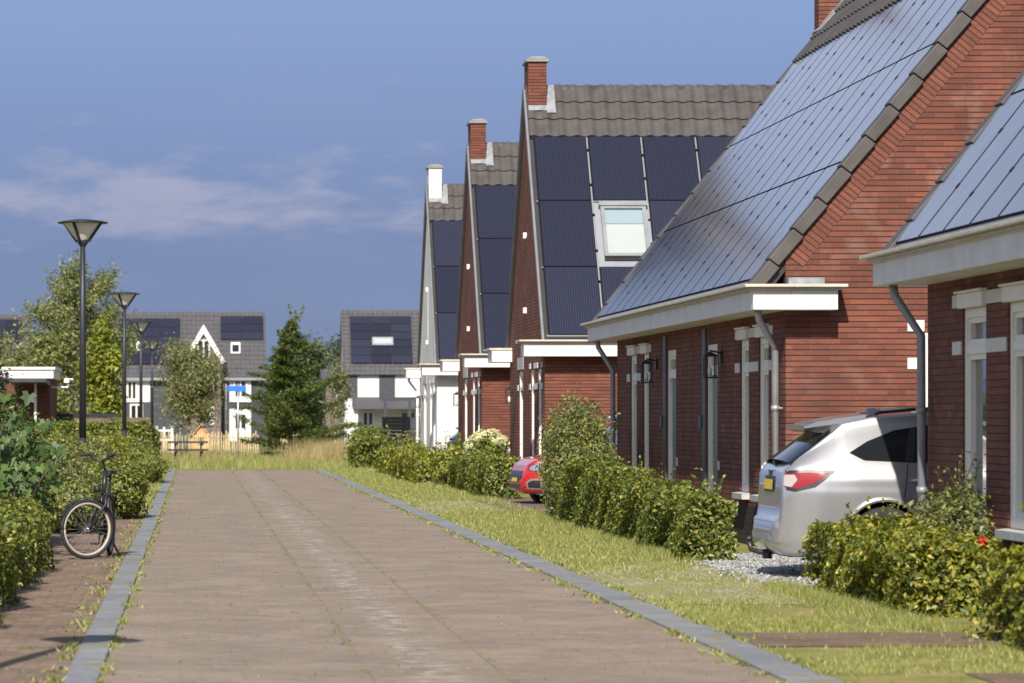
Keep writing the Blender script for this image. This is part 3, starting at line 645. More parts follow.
def long_house(name, label, y0, y1, wins, doors, lanterns, near_pipe, far_pipe, gable_win=False):
    """a pair of houses under one roof that slopes to the street"""
    root = thing(name, label, 'house', (XW, (y0 + y1) / 2, 0)); xm = 10.68; x1 = 2 * xm - XW; ex = xm - HALF - .25
    holes = [(a, b_, .66, 2.57) for a, b_ in wins] + [(a, b_, .05, 2.57) for a, b_ in doors]; zc = ZE + (XW - ex) * TAN - .07
    mb = MB()
    for (a, b_, c, d_) in cut_rects(y0, y1, 0, zc, holes): mb.poly([(XW, a, c), (XW, a, d_), (XW, b_, d_), (XW, b_, c)])
    for (a, b_, c, d_) in holes:
        for q in (a, b_): mb.poly([(XW, q, c), (XW, q, d_), (XW + .25, q, d_), (XW + .25, q, c)])
        for q in (c, d_): mb.poly([(XW, a, q), (XW, b_, q), (XW + .25, b_, q), (XW + .25, a, q)])
    for yy in (y0, y1): mb.poly([(XW, yy, 0), (x1, yy, 0), (x1, yy, zc), (xm, yy, ZR - .1), (XW, yy, zc)])
    mb.poly([(x1, y0, 0), (x1, y1, 0), (x1, y1, zc), (x1, y0, zc)])
    mb.build('wall', M_BRICK, root)
    mb = MB(); gaps = sorted([(a, b_) for a, b_ in doors]); yy = y0
    for (a, b_) in gaps + [(y1, y1)]:
        mb.box(XW - .008, XW + .02, yy + (-.006 if yy == y0 else 0), a - .01, 0, .5); yy = b_ + .01
    mb.box(XW - .008, x1, y0 - .008, y0 + .02, 0, .5); mb.build('plinth', M_PLINTH, root)
    for (a, b_) in wins: opening(root, a, b_, .66, 2.57, 'window')
    for (a, b_) in doors:
        opening(root, a, b_, .05, 2.57, 'door', lintel=False)
        MB().box(XW - .02, XW + .03, b_ + .004, b_ + .33, .05, 2.79).build('dark_board', M_DGREY, root)
        MB().box(XW - .012, XW + .03, a - .2, a - .08, .9, 1.02).build('letter_plate', M_STONE, root)
        MB().box(XW - .04, XW + .02, b_ + .3, b_ + .55, 1.45, 1.62).build('house_number_plate', M_DGREY, root)
    w_ = sorted(wins)
    for i, (a, b_) in enumerate(w_):
        prev = w_[i - 1][1] if i and a - w_[i - 1][1] < 1.2 else None
        nxt = w_[i + 1][0] if i + 1 < len(w_) and w_[i + 1][0] - b_ < 1.2 else None
        stones(root, [(b_ + .035, (nxt - .035) if nxt else b_ + .40)])
        if prev is None: stones(root, [(a - .32, a - .035)])
    for (yl, zl) in lanterns: lantern(root, XW, yl, zl)
    # roof
    SL = (ZR - ZE) / SINP
    def frame(side):
        s_ = 1 if side == 'street' else -1
        return Vector((ex if s_ > 0 else (2 * xm - ex), y0, ZE)), Vector((0, 1, 0)), Vector((COSP * s_, 0, SINP)), Vector((-SINP * s_, 0, COSP))
    mb = MB(); Wd = y1 - y0
    for s_ in ('street', 'garden'):
        O, u, v, n = frame(s_); mb.obox(O, u, v, n, .02, Wd - .02, .1, SL, -.14, 0)
    roof = mb.build('roof', M_UNDER, root)
    O, u, v, n = frame('street'); v0 = .18; vt = v0 + ROWS * PH; cl = (SL - vt + .02) / 3
    mb = MB(); pantiles(mb, O + v * (vt - .01) + n * .05 + u * .02, u, v, n, Wd - .04, 3, cl)
    Og, ug, vg, ng = frame('garden'); pantiles(mb, Og + ug * Wd, -ug, vg, ng, Wd, 17, SL / 17)
    mb.build('roof_tiles', M_TILE, roof)
    ridge_tiles(roof, (xm, y0 - .05, ZR - .02), (xm, y1 - .4, ZR - .02), Vector((1, 0, 0)))
    ncol = 15; pw = (Wd - .5) / ncol
    panels(root, O + u * .26 + v * v0, u, v, n, ncol, ROWS, pw, PH, .07)
    nt_ = 15; tl = SL / nt_
    for (ya, yb) in ((-.075, .235), (Wd - .235, Wd + .075)):        # verge tiles: each laps over the one below
        mb = MB()
        for i in range(nt_):
            P = O + v * (i * tl); lo, hi = .112, .094
            b = len(mb.v)
            for yv in (ya, yb):
                for (vv, nn_) in ((-.0, -.035), (tl - .011, -.06), (tl - .011, hi), (-.0, lo)): mb.v.append(tuple(P + u * yv + v * vv + n * nn_))
            for q in ((0, 1, 2, 3), (7, 6, 5, 4), (0, 4, 5, 1), (1, 5, 6, 2), (2, 6, 7, 3), (3, 7, 4, 0)): mb.f.append(tuple(b + i_ for i_ in q)); mb.m.append(0)
        bevel(mb.build('verge_tiles', M_TILE, roof), .012)
    # sloping brick course under the verge of the near gable
    mb = MB(); mb.box(0, SL - .5, -.006, .02, -.225, 0)
    vc = link('verge_brick_course', mb.mesh('verge_brick_course'), M_RAKE, root); off = OFF[root.name]
    P0 = Vector((XW + .02, y0, zc + .02)); vc.matrix_local = Matrix.Translation(P0 - off) @ Matrix((Vector((COSP, 0, SINP)), Vector((0, 1, 0)), Vector((-SINP, 0, COSP)))).transposed().to_4x4()
    # eaves
    mb = MB(); E = 6.44
    mb.box(E, XW - .004, y0 - .40, y1 + .40, 2.84, 3.07, 0); mb.box(XW - .004, 7.42, y0 - .40, y0 - .004, 2.84, 3.07, 0); mb.box(XW - .004, 7.42, y1 + .004, y1 + .40, 2.84, 3.07, 0)
    mb.box(E - .045, XW + .02, y0 - .445, y1 + .445, 3.071, 3.098, 1); mb.box(XW + .02, 7.46, y0 - .445, y0 - .012, 3.071, 3.098, 1)
    mb.box(E - .11, XW + .02, y0 - .51, y1 + .51, 3.099, 3.135, 1); mb.box(XW + .02, 7.52, y0 - .51, y0 - .012, 3.099, 3.135, 1); mb.box(XW + .02, 7.48, y1 + .012, y1 + .46, 3.071, 3.125, 1)
    mb.box(E - .03, XW, y0 - .43, y1 + .43, 3.055, 3.0705, 1)
    bevel(mb.build('eaves_gutter', [M_FASCIA, M_LIP], root), .006)
    MB().box(XW + .0, 7.3, y0 - .2, y0 - .012, 3.136, 3.22).build('lead_flashing', M_LEAD, root)
    if near_pipe: pipe(root, [(6.56, y0 + .0, 2.84), (6.57, y0 + .02, 2.74), (6.79, y0 + .22, 2.42), (6.80, y0 + .22, .03)])
    if far_pipe: pipe(root, [(6.56, y1 + .02, 2.84), (6.57, y1 + .0, 2.74), (6.79, y1 - .14, 2.36), (6.80, y1 - .14, .03)], mat=M_FRAMEG)
    chimney(root, 10.10, 11.0, y1 - .42, y1 + .004, ZR - 1.5, 9.0, M_BRICK)
    Of = O + u * (Wd - .78)
    mb = MB(); mb.obox(Of, u, v, n, 0, .3, vt + cl * 1.2, SL - .02, .09, .13); mb.obox(Of, u, v, n, .3, .82, vt + cl * 1.2, vt + cl * 2.1, .10, .14); mb.build('lead_flashing', M_LEAD, roof)
    if gable_win:
        gx = 8.50; mb = MB(); mb.box(gx, gx + .09, y0 - .03, y0 + .02, .7, 2.58); mb.box(gx + .81, gx + .9, y0 - .03, y0 + .02, .7, 2.58); mb.box(gx + .09, gx + .81, y0 - .03, y0 + .02, 2.49, 2.58)
        mb.box(gx + .09, gx + .81, y0 - .03, y0 + .02, .7, .79); mb.box(gx + .09, gx + .81, y0 - .028, y0 + .02, 2.16, 2.24)
        wn = mb.build('window', M_WHITE, root); MB().box(gx + .05, gx + .85, y0 - .016, y0 + .02, .75, 2.53).build('pane', M_GLASS, wn)
        for (c, d_) in ((2.16, 2.29), (2.60, 2.73)):
            MB().box(gx - .2, gx - .004, y0 - .012, y0 + .02, c, d_).build('stone_block', M_WHITE, root); MB().box(gx + .904, gx + 1.1, y0 - .012, y0 + .02, c, d_).build('stone_block', M_WHITE, root)
    return root

long_house('brick_house', 'nearest red brick house at the right edge, its end seen beyond the front hedge', 17.2, 33.85,
           [(31.35, 32.3), (29.35, 30.5), (19.0, 19.9), (20.9, 21.8)], [(26.3, 27.3), (23.4, 24.4)], [], True, True)
long_house('brick_house', 'long red brick house with a glossy solar roof, its gable behind the silver car', 42.0, 58.8,
           [(43.25, 44.0), (44.8, 45.5), (54.7, 55.4), (56.2, 57.0)], [(47.5, 48.5), (51.6, 52.6)], [(47.08, 2.34), (53.7, 2.34)], True, True, gable_win=True)
gable_house('brick_house', 'red brick gable house with a skylight among its navy solar panels', 71.0, M_BRICK, skylight=True)
gable_house('brick_house', 'narrow visible red brick gable house between the white house and the skylight house', 86.6, M_BRICK)
gable_house('white_house', 'white painted brick gable house with a white chimney', 102.8, M_WBRICK, white=True)

# ---- far houses
def far_panels(root, X0, y, z0, cols, rows, pw, ph, slope, lift=.19, skip=()):
    v = Vector((0, math.cos(slope), math.sin(slope))); n = Vector((0, -math.sin(slope), math.cos(slope)))
    panels(root, Vector((X0, y, z0)), Vector((1, 0, 0)), v, n, cols, rows, pw, ph, lift, skip, rails=False)
def far_win(root, x0, x1, z0, z1, y, mat=M_WHITE, div=2):
    mb = MB(); f = .10; mb.box(x0, x0 + f, y - .06, y, z0, z1); mb.box(x1 - f, x1, y - .06, y, z0, z1); mb.box(x0 + f, x1 - f, y - .06, y, z1 - f, z1); mb.box(x0 + f, x1 - f, y - .06, y, z0, z0 + f)
    for i in range(1, div): c = x0 + (x1 - x0) * i / div; mb.box(c - .05, c + .05, y - .055, y, z0 + f, z1 - f)
    o = mb.build('window', mat, root); MB().box(x0 + .05, x1 - .05, y - .03, y + .0, z0 + .05, z1 - .05).build('pane', M_GLASS, o); return o
def far_terrace():
    D = 240.; s = D / FPX; root = thing('terraced_house', 'far dark roofed terrace with a white edged front gable behind the birch', 'house', (0, D, 0))
    X = lambda x: (x - 196) * s
    Z = lambda y: HC + (417 - y) * s
    xl, xr = X(92), X(265); ze, zr = Z(374), Z(311.5); slope = R(50); run = (zr - ze) / math.tan(slope)
    mb = MB(); mb.box(xl, xr, D, D + 9, 0, ze + .05); mb.prism([(xl, D, ze + .05), (xl, D + 9, ze + .05), (xl, D + run, zr - .1)], (xr - xl, 0, 0)); mb.build('wall', M_DGREY, root)
    v = Vector((0, math.cos(slope), math.sin(slope))); n = Vector((0, -math.sin(slope), math.cos(slope))); u = Vector((1, 0, 0)); O = Vector((xl - .1, D - .3, ze - .25))
    SLn = (zr - ze + .3) / math.sin(slope); mb = MB(); pantiles(mb, O, u, v, n, xr - xl + .2, 15, SLn / 15, amp=.04)
    mb.obox(Vector((xl - .1, D + 2 * run + .3, ze - .25)), u, Vector((0, -math.cos(slope), math.sin(slope))), Vector((0, math.sin(slope), math.cos(slope))), 0, xr - xl + .2, 0, SLn, -.1, 0); mb.build('roof', M_TILEF, root)
    MB().box(xl - .1, xr + .1, D - .5, D - .32, ze - .42, ze - .25).build('gutter', M_FRAMEG, root)
    ps = math.sin(slope)
    far_panels(root, X(220.5), D + (Z(341) - ze) / math.tan(slope), Z(341), 2, 3, (X(264) - X(220.5)) / 2, (Z(317) - Z(341)) / ps / 3, slope)
    far_panels(root, X(118), D + (Z(366) - ze) / math.tan(slope), Z(366), 3, 5, (X(180) - X(118)) / 3, (Z(319) - Z(366)) / ps / 5, slope)
    def dormer(a, b_, c, d_):
        zz = Z(d_); y = D + (zz - ze) / math.tan(slope); Om = Vector((X(a), y, zz)); w_, h_ = X(b_) - X(a), (Z(c) - zz) / ps
        mb = MB(); mb.obox(Om, u, v, n, 0, w_, 0, h_, .06, .32); o = mb.build('skylight', M_WHITE, root)
        mb = MB(); mb.obox(Om, u, v, n, .09, w_ - .09, .1, h_ - .22, .31, .335); mb.build('pane', M_GLASS, o)
    dormer(231, 240.5, 345, 356); dormer(136, 142, 344, 353)
    # front gable in grey-brown brick
    gx0, gx1, gm = X(184), X(223), X(203.5); zt, zb = Z(325), Z(358); y = D - 1.4
    mb = MB(); mb.prism([(gx0 + .15, y, 0), (gx1 - .15, y, 0), (gx1 - .15, y, zb), (gm, y, zt - .15), (gx0 + .15, y, zb)], (0, 5, 0)); mb.build('gable_wall', M_GBRICK, root)
    mb = MB()
    for (a, sgn) in ((gx0, 1), (gx1, -1)):
        A, B = Vector((a - .15 * sgn, y - .25, zb - .25)), Vector((gm, y - .25, zt)); t = (B - A).normalized(); nn_ = Vector((-t.z, 0, t.x)) * (1 if sgn > 0 else -1)
        mb.prism([A, B, B - Vector((0, 0, .30 / abs(t.x))), A - nn_ * .30 + Vector((0, 0, -.02))], (0, .2, 0))
    mb.build('bargeboard', M_WHITE, root)
    mb = MB()
    for sgn, a in ((1, gx0), (-1, gx1)):
        mb.prism([(a - .15 * sgn, y - .05, zb - .2), (gm, y - .05, zt + .02), (gm, y - .05, zt + .14), (a - .15 * sgn, y - .05, zb - .08)], (0, 5.5, 0))
    mb.build('gable_roof', M_TILEF, root)
    far_win(root, X(197), X(210), Z(364), Z(340), y); far_win(root, X(209), X(214), Z(425), Z(400), y); far_win(root, X(209), X(214), Z(392), Z(382), y)
    MB().box(X(229.5), X(251), D - .12, D - .02, Z(402), Z(375.5)).build('white_panel', M_WHITE, root); far_win(root, X(234), X(247), Z(398), Z(380), D - .12)
    MB().box(X(229.5), X(251), D - .12, D - .02, Z(441), Z(409)).build('white_panel', M_WHITE, root); far_win(root, X(234), X(247), Z(430), Z(413), D - .12)
    far_win(root, X(130), X(143), Z(425), Z(404), D - .02); MB().box(X(124), X(150), D - .06, D - .02, Z(402), Z(378)).build('white_panel', M_WHITE, root); far_win(root, X(127), X(137), Z(400), Z(381), D - .06)
    pipe(root, [(X(226), D - .15, ze - .4), (X(226), D - .15, 3), (X(226), D - .15, .1)], r=.06, mat=M_FRAMEG)
far_terrace()
def far_left():
    D = 250.; s = D / FPX; root = thing('terraced_house', 'far dark roofed house cut by the left edge behind the trees', 'house', ((0 - 196) * s, D, 0))
    X = lambda x: (x - 196) * s; Z = lambda y: HC + (417 - y) * s; xl, xr = X(-60), X(29); ze, zr = Z(376), Z(314); slope = R(50); run = (zr - ze) / math.tan(slope)
    mb = MB(); mb.box(xl, xr, D, D + 9, 0, ze + .05); mb.prism([(xl, D, ze + .05), (xl, D + 9, ze + .05), (xl, D + run, zr - .1)], (xr - xl, 0, 0)); mb.build('wall', M_GBRICK, root)
    v = Vector((0, math.cos(slope), math.sin(slope))); n = Vector((0, -math.sin(slope), math.cos(slope))); u = Vector((1, 0, 0)); SLn = (zr - ze + .3) / math.sin(slope)
    mb = MB(); pantiles(mb, Vector((xl - .1, D - .3, ze - .25)), u, v, n, xr - xl + .2, 15, SLn / 15, amp=.04); mb.build('roof', M_TILEF, root)
    far_panels(root, X(-40), D + (Z(345) - ze) / math.tan(slope), Z(345), 4, 2, (X(20) - X(-40)) / 4, (Z(320) - Z(345)) / math.sin(slope) / 2, slope)
    far_win(root, X(0), X(14), Z(400), Z(384), D - .02)
far_left()
def far_right():
    D = 215.; s = D / FPX; root = thing('detached_house', 'far white and anthracite house with eighteen roof panels at the end of the street', 'house', ((342 - 196) * s, D, 0))
    X = lambda x: (x - 196) * s; Z = lambda y: HC + (417 - y) * s; xl, xr = X(344.5), X(470); ze, zr = Z(371), Z(310); slope = R(55); run = (zr - ze) / math.tan(slope)
    mb = MB(); mb.box(xl, xr, D, D + 2 * run, 0, ze + .05); mb.prism([(xl, D, ze + .05), (xl, D + 2 * run, ze + .05), (xl, D + run, zr - .1)], (xr - xl, 0, 0)); mb.build('wall', M_WBRICK, root)
    v = Vector((0, math.cos(slope), math.sin(slope))); n = Vector((0, -math.sin(slope), math.cos(slope))); u = Vector((1, 0, 0)); SLn = (zr - ze + .3) / math.sin(slope)
    mb = MB(); pantiles(mb, Vector((xl - .12, D - .25, ze - .25)), u, v, n, xr - xl, 16, SLn / 16, amp=.04)
    mb.obox(Vector((xl - .12, D + 2 * run + .25, ze - .25)), u, Vector((0, -math.cos(slope), math.sin(slope))), Vector((0, math.sin(slope), math.cos(slope))), 0, xr - xl, 0, SLn, -.1, 0); mb.build('roof', M_TILEF, root)
    ps = math.sin(slope)
    far_panels(root, X(351), D + (Z(365) - ze) / math.tan(slope), Z(365), 3, 6, (X(413) - X(351)) / 3, (Z(317) - Z(365)) / ps / 6, slope)
    zz = Z(347.5); Om = Vector((X(373), D + (zz - ze) / math.tan(slope), zz)); w_, h_ = X(394) - X(373), (Z(339.5) - zz) / ps
    mb = MB(); mb.obox(Om, u, v, n, 0, w_, 0, h_, .08, .30); o = mb.build('skylight', M_FRAMEG, root); mb = MB(); mb.obox(Om, u, v, n, .12, w_ - .12, .12, h_ - .12, .3, .315); mb.build('pane', M_BLIND, o)
    MB().box(X(379), X(395), D - .05, D - .01, Z(398), Z(371.5)).build('dark_cladding', M_DGREY, root)
    MB().box(xl, X(357.5), D - .05, D - .01, Z(398), Z(371.5)).build('dark_cladding', M_DGREY, root)
    mb = MB(); mb.prism([(X(352), D - .02, Z(397)), (X(352), D - 1.6, Z(407)), (X(352), D - 1.6, Z(409)), (X(352), D - .02, Z(406))], (xr - X(352), 0, 0)); mb.build('canopy_roof', M_TILEF, root)
    far_win(root, X(362), X(374), Z(441), Z(411), D - .01); far_win(root, X(400), X(416), Z(441), Z(411), D - .01)
    MB().box(X(351), X(357), D - 1.2, D - .9, 0, Z(409)).build('post', M_WHITE, root)
far_right()
def far_middle():
    D = 300.; s = D / FPX; root = thing('detached_house', 'low grey roofed house just showing between the conifer and the white house', 'house', ((335 - 196) * s, D, 0))
    X = lambda x: (x - 196) * s; Z = lambda y: HC + (417 - y) * s
    mb = MB(); mb.box(X(326), X(352), D, D + 8, 0, Z(384)); mb.build('wall', M_GBRICK, root)
    mb = MB(); mb.prism([(X(322), D - .4, Z(384)), (X(322), D + 8.4, Z(384)), (X(322), D + 4, Z(368))], (X(355) - X(322), 0, 0)); mb.build('roof', M_TILEF, root)
    far_win(root, X(336), X(344), Z(410), Z(395), D - .01)
far_middle()

# brick garage behind the left hedge
def garage():
    D = 118.; s = D / FPX; X = lambda x: (x - 196) * s; Z = lambda y: HC + (417 - y) * s
    root = thing('brick_garage', 'low red brick garage with a white flat roof edge and a dark canopy', 'garage', (X(30), D, 0))
    xl, xr = X(-40), X(50); yb = D + 6
    mb = MB(); mb.box(xl, xr, D, yb, 0, Z(378.5)); mb.build('wall', M_BRICK, root)
    mb = MB(); mb.box(xl - .1, xr + .12, D - .15, yb, Z(378.5), Z(370)); mb.box(xl - .12, xr + .18, D - .21, yb + .1, Z(370) + .003, Z(367), 1); bevel(mb.build('roof_edge', [M_WHITE, M_STONE], root), .01)
    mb = MB(); mb.prism([(X(14), D - .01, Z(386)), (X(14), D - 3.2, Z(383)), (X(14), D - 3.2, Z(380)), (X(14), D - .01, Z(381))], (X(50) - X(14), 0, 0)); mb.build('canopy', M_DGREY, root)
    MB().box(X(37), X(39.2), D - 2.0, D - 1.9, 0, Z(381)).build('canopy_post', M_WHITE, root)
    mb = MB(); mb.tube([(xr, D + 1, Z(387)), (X(67), D + 1, Z(387)), (X(67), D + 1, Z(379)), (X(72), D + 1, Z(379))], .03); mb.box(X(63), X(68), D + .9, D + 1.1, Z(382.5), Z(378)); mb.build('pipe_bracket', M_WHITE, root)  # white pipe bracket fixed to the garage wall
garage()
# ------------------------------------------------------------------ street furniture
def lamp(x, y, label, k=1.):
    root = thing('street_lamp', label, 'street lamp', (x, y, 0), group='street lamps along the left kerb'); H = 5.36
    MB().tube([(x, y, 0), (x, y, .3), (x, y, 1.2)], [.08, .08, .075], 14).build('base_sleeve', M_LAMPPOST, root, True)
    MB().tube([(x, y, 1.2), (x, y, H - 1.2), (x, y, H - 1.19), (x, y, H - .45)], [.068, .060, .052, .050], 14).build('pole', M_LAMPPOST, root, True)
    hd = MB().lathe((x, y, H), (0, 0, 1), [(.05, -.50), (.075, -.46), (.13, -.37), (.12, -.36), (0, -.36)], 20).build('lamp_head', M_LAMPPOST, root, True)
    MB().lathe((x, y, H), (0, 0, 1), [(.0, .035), (.12 * k, .03), (.36 * k, 0), (.485 * k, -.028), (.49 * k, -.04), (.47 * k, -.052), (.36 * k, -.05), (0, -.05)], 36).build('lamp_cap', M_LAMPPOST, hd, True)
    MB().lathe((x, y, H), (0, 0, 1), [(.12, -.37), (.37 * k, -.052)], 28).build('lamp_shade', M_LAMPGLASS, hd, True)
    mb = MB()
    for i in range(4):
        a = math.pi / 4 * 1.0 + i * math.pi / 2 + .35
        c_, s_ = math.cos(a), math.sin(a)
        mb.tube([(x + c_ * .12, y + s_ * .12, H - .40), (x + c_ * .39 * k, y + s_ * .39 * k, H - .045)], .030, 6)
    mb.build('rib', M_LAMPPOST, hd)
for x, y, lb in ((-2.17, 69, 'tallest looking street lamp with a conical head, standing behind the black bicycle'), (-2.17, 109, 'second street lamp along the left kerb, in front of the yellow green tree'),
                 (-2.17, 142, 'third street lamp along the left kerb, between the far hedge and the birch'), (-2.17, 178, 'farthest and smallest street lamp, against the birch crown'),
                 (-1.98, 19.0, 'street lamp standing left of the view whose shadow falls across the kerb')): lamp(x, y, lb, .74 if y < 20 else 1.)

def street_sign():
    D = 124.; s = D / FPX; x = (238 - 196) * s; root = thing('street_name_sign', 'blue street name sign on a slim grey post in the grass', 'sign', (x, D, 0))
    MB().tube([(x, D, 0), (x, D, 2.75)], .030, 10).build('post', M_ZINC, root, True)
    bevel(MB().box(x - .36, x + .28, D - .05, D - .03, 2.48, 2.68).build('sign_plate', M_BLUE, root), .006)
    MB().tube([(x, D, 2.52), (x, D, 2.64)], .036, 10).build('clamp', M_ZINC, root, True)
street_sign()
def picnic():
    D = 127.; x0, x1 = -.98, .42; root = thing('picnic_table', 'dark picnic table in the grass under the birch', 'picnic table', ((x0 + x1) / 2, D, 0))
    mb = MB()
    for i in range(5): mb.box(x0, x1, D - .4 + i * .16, D - .4 + i * .16 + .14, .68, .745)
    mb.build('tabletop', M_WOODD, root)
    for yy in (-.75, .52):
        mb = MB()
        for i in range(2): mb.box(x0, x1, D + yy + i * .13, D + yy + i * .13 + .115, .41, .465)
        mb.build('bench_seat', M_WOODD, root)
    for xx in (x0 + .22, x1 - .28):
        mb = MB(); mb.prism([(xx, D - .2, .7), (xx, D - .1, .7), (xx, D - .55, 0), (xx, D - .65, 0)], (.07, 0, 0)); mb.prism([(xx, D + .1, .7), (xx, D + .2, .7), (xx, D + .65, 0), (xx, D + .55, 0)], (.07, 0, 0))
        mb.box(xx + .072, xx + .12, D - .72, D + .75, .34, .42); mb.box(xx + .072, xx + .12, D - .38, D + .38, .62, .698); mb.build('trestle', M_WOODD, root)
picnic()
def stakes(label, x0, x1, D, h=.98):
    root = thing('paling_fence', label, 'fence', ((x0 + x1) / 2, D, 0)); mb = MB(); x = x0; r_ = random.Random(5)
    while x < x1:
        hh = h * r_.uniform(.88, 1.08); t = r_.uniform(-.03, .03); wd = r_.uniform(.035, .06)
        mb.prism([(x, D, 0), (x + wd, D, 0), (x + wd + t, D, hh - .06), (x + wd / 2 + t, D, hh), (x + t, D, hh - .06)], (0, .04, 0)); x += r_.uniform(.075, .105)
    mb.build('palings', M_WOOD, root)
    mb = MB()
    for zz in (.25, .75): mb.tube([(x0, D - .012, zz), (x1, D - .012, zz)], .008, 5)
    mb.build('wire', M_ZINC, root)
stakes('pale chestnut paling fence behind the picnic table', -1.6, 2.6, 150.); stakes('pale chestnut paling fence right of the conifer', 3.4, 6.7, 150.)
def left_fence():
    D = 124.; s = D / FPX; X = lambda x: (x - 196) * s; Z = lambda y: HC + (417 - y) * s
    root = thing('board_fence', 'weathered brown board fence with a dark top rail behind the left hedge', 'fence', (X(80), D, 0)); mb = MB(); x = X(33); i = 0
    while x < X(150): mb.box(x, x + .14, D, D + .025 + .004 * (i % 2), 0, Z(417.5)); x += .145; i += 1
    mb.build('boards', M_BOARD, root); MB().box(X(33), X(117), D - .04, D + .07, Z(417), Z(413.5)).build('top_rail', M_BLACK, root)
    for xx in (60, 110): MB().box(X(xx), X(xx) + .12, D - .06, D - .003, 0, Z(416.5)).build('post', M_WOODD, root)
left_fence()
def black_screen():
    D = 126.; s = D / FPX; X = lambda x: (x - 196) * s; Z = lambda y: HC + (417 - y) * s
    root = thing('garden_screen', 'black garden screen with pergola posts beside the white house', 'screen', (X(398), D, 0))
    mb = MB(); i = 0; z = .05
    while z < Z(415) - .1: mb.box(X(382), X(410), D + .003 * (i % 2), D + .04, z, z + .115); z += .12; i += 1
    mb.build('boards', M_MATT, root)
    for xx in (384, 408.5, 416): MB().box(X(xx), X(xx + 3), D + .05, D + .16, 0, Z(401)).build('post', M_DGREY, root)
    MB().box(X(380), X(424), D + .04, D + .17, Z(400.8), Z(397.5)).build('beam', M_DGREY, root)
    MB().box(X(411), X(424), D + .0, D + .04, .05, Z(418)).build('side_panel', M_DGREY, root)
black_screen()
def playhouse():
    D = 158.; s = D / FPX; X = lambda x: (x - 196) * s; Z = lambda y: HC + (417 - y) * s
    root = thing('playhouse', 'orange wooden playhouse behind the paling fence', 'playhouse', (X(201), D, 0))
    mb = MB(); mb.prism([(X(192), D, 0), (X(210), D, 0), (X(210), D, Z(436)), (X(201), D, Z(426)), (X(192), D, Z(436))], (0, 1.2, 0)); mb.build('wall', M_WOODO, root)
    mb = MB(); mb.prism([(X(190.5), D - .1, Z(438)), (X(201), D - .1, Z(425)), (X(211.5), D - .1, Z(438)), (X(211.5), D - .1, Z(437)), (X(201), D - .1, Z(423.5)), (X(190.5), D - .1, Z(437))], (0, 1.4, 0)); mb.build('roof', M_WOOD, root)
    MB().box(X(198), X(204), D - .03, D - .004, Z(445), Z(437)).build('window', M_WOODD, root)
playhouse()
def white_gate():
    D = 160.; s = D / FPX; X = lambda x: (x - 196) * s; Z = lambda y: HC + (417 - y) * s
    root = thing('garden_gate', 'small white frame gate showing above the paling fence', 'gate', (X(164), D, 0)); mb = MB()
    for xx in (155.5, 163, 171): mb.box(X(xx), X(xx) + .1, D, D + .1, 0, Z(427))
    mb.box(X(155.5) + .1, X(171), D + .02, D + .08, Z(431.5), Z(429.5)); mb.box(X(155.5) + .1, X(171), D + .02, D + .08, Z(441), Z(439)); mb.build('frame', M_WHITE, root)
    for xx in (155.5, 171): MB().box(X(xx) - .02, X(xx) + .12, D - .02, D + .12, Z(427), Z(426)).build('post_cap', M_WHITE, root)
white_gate()

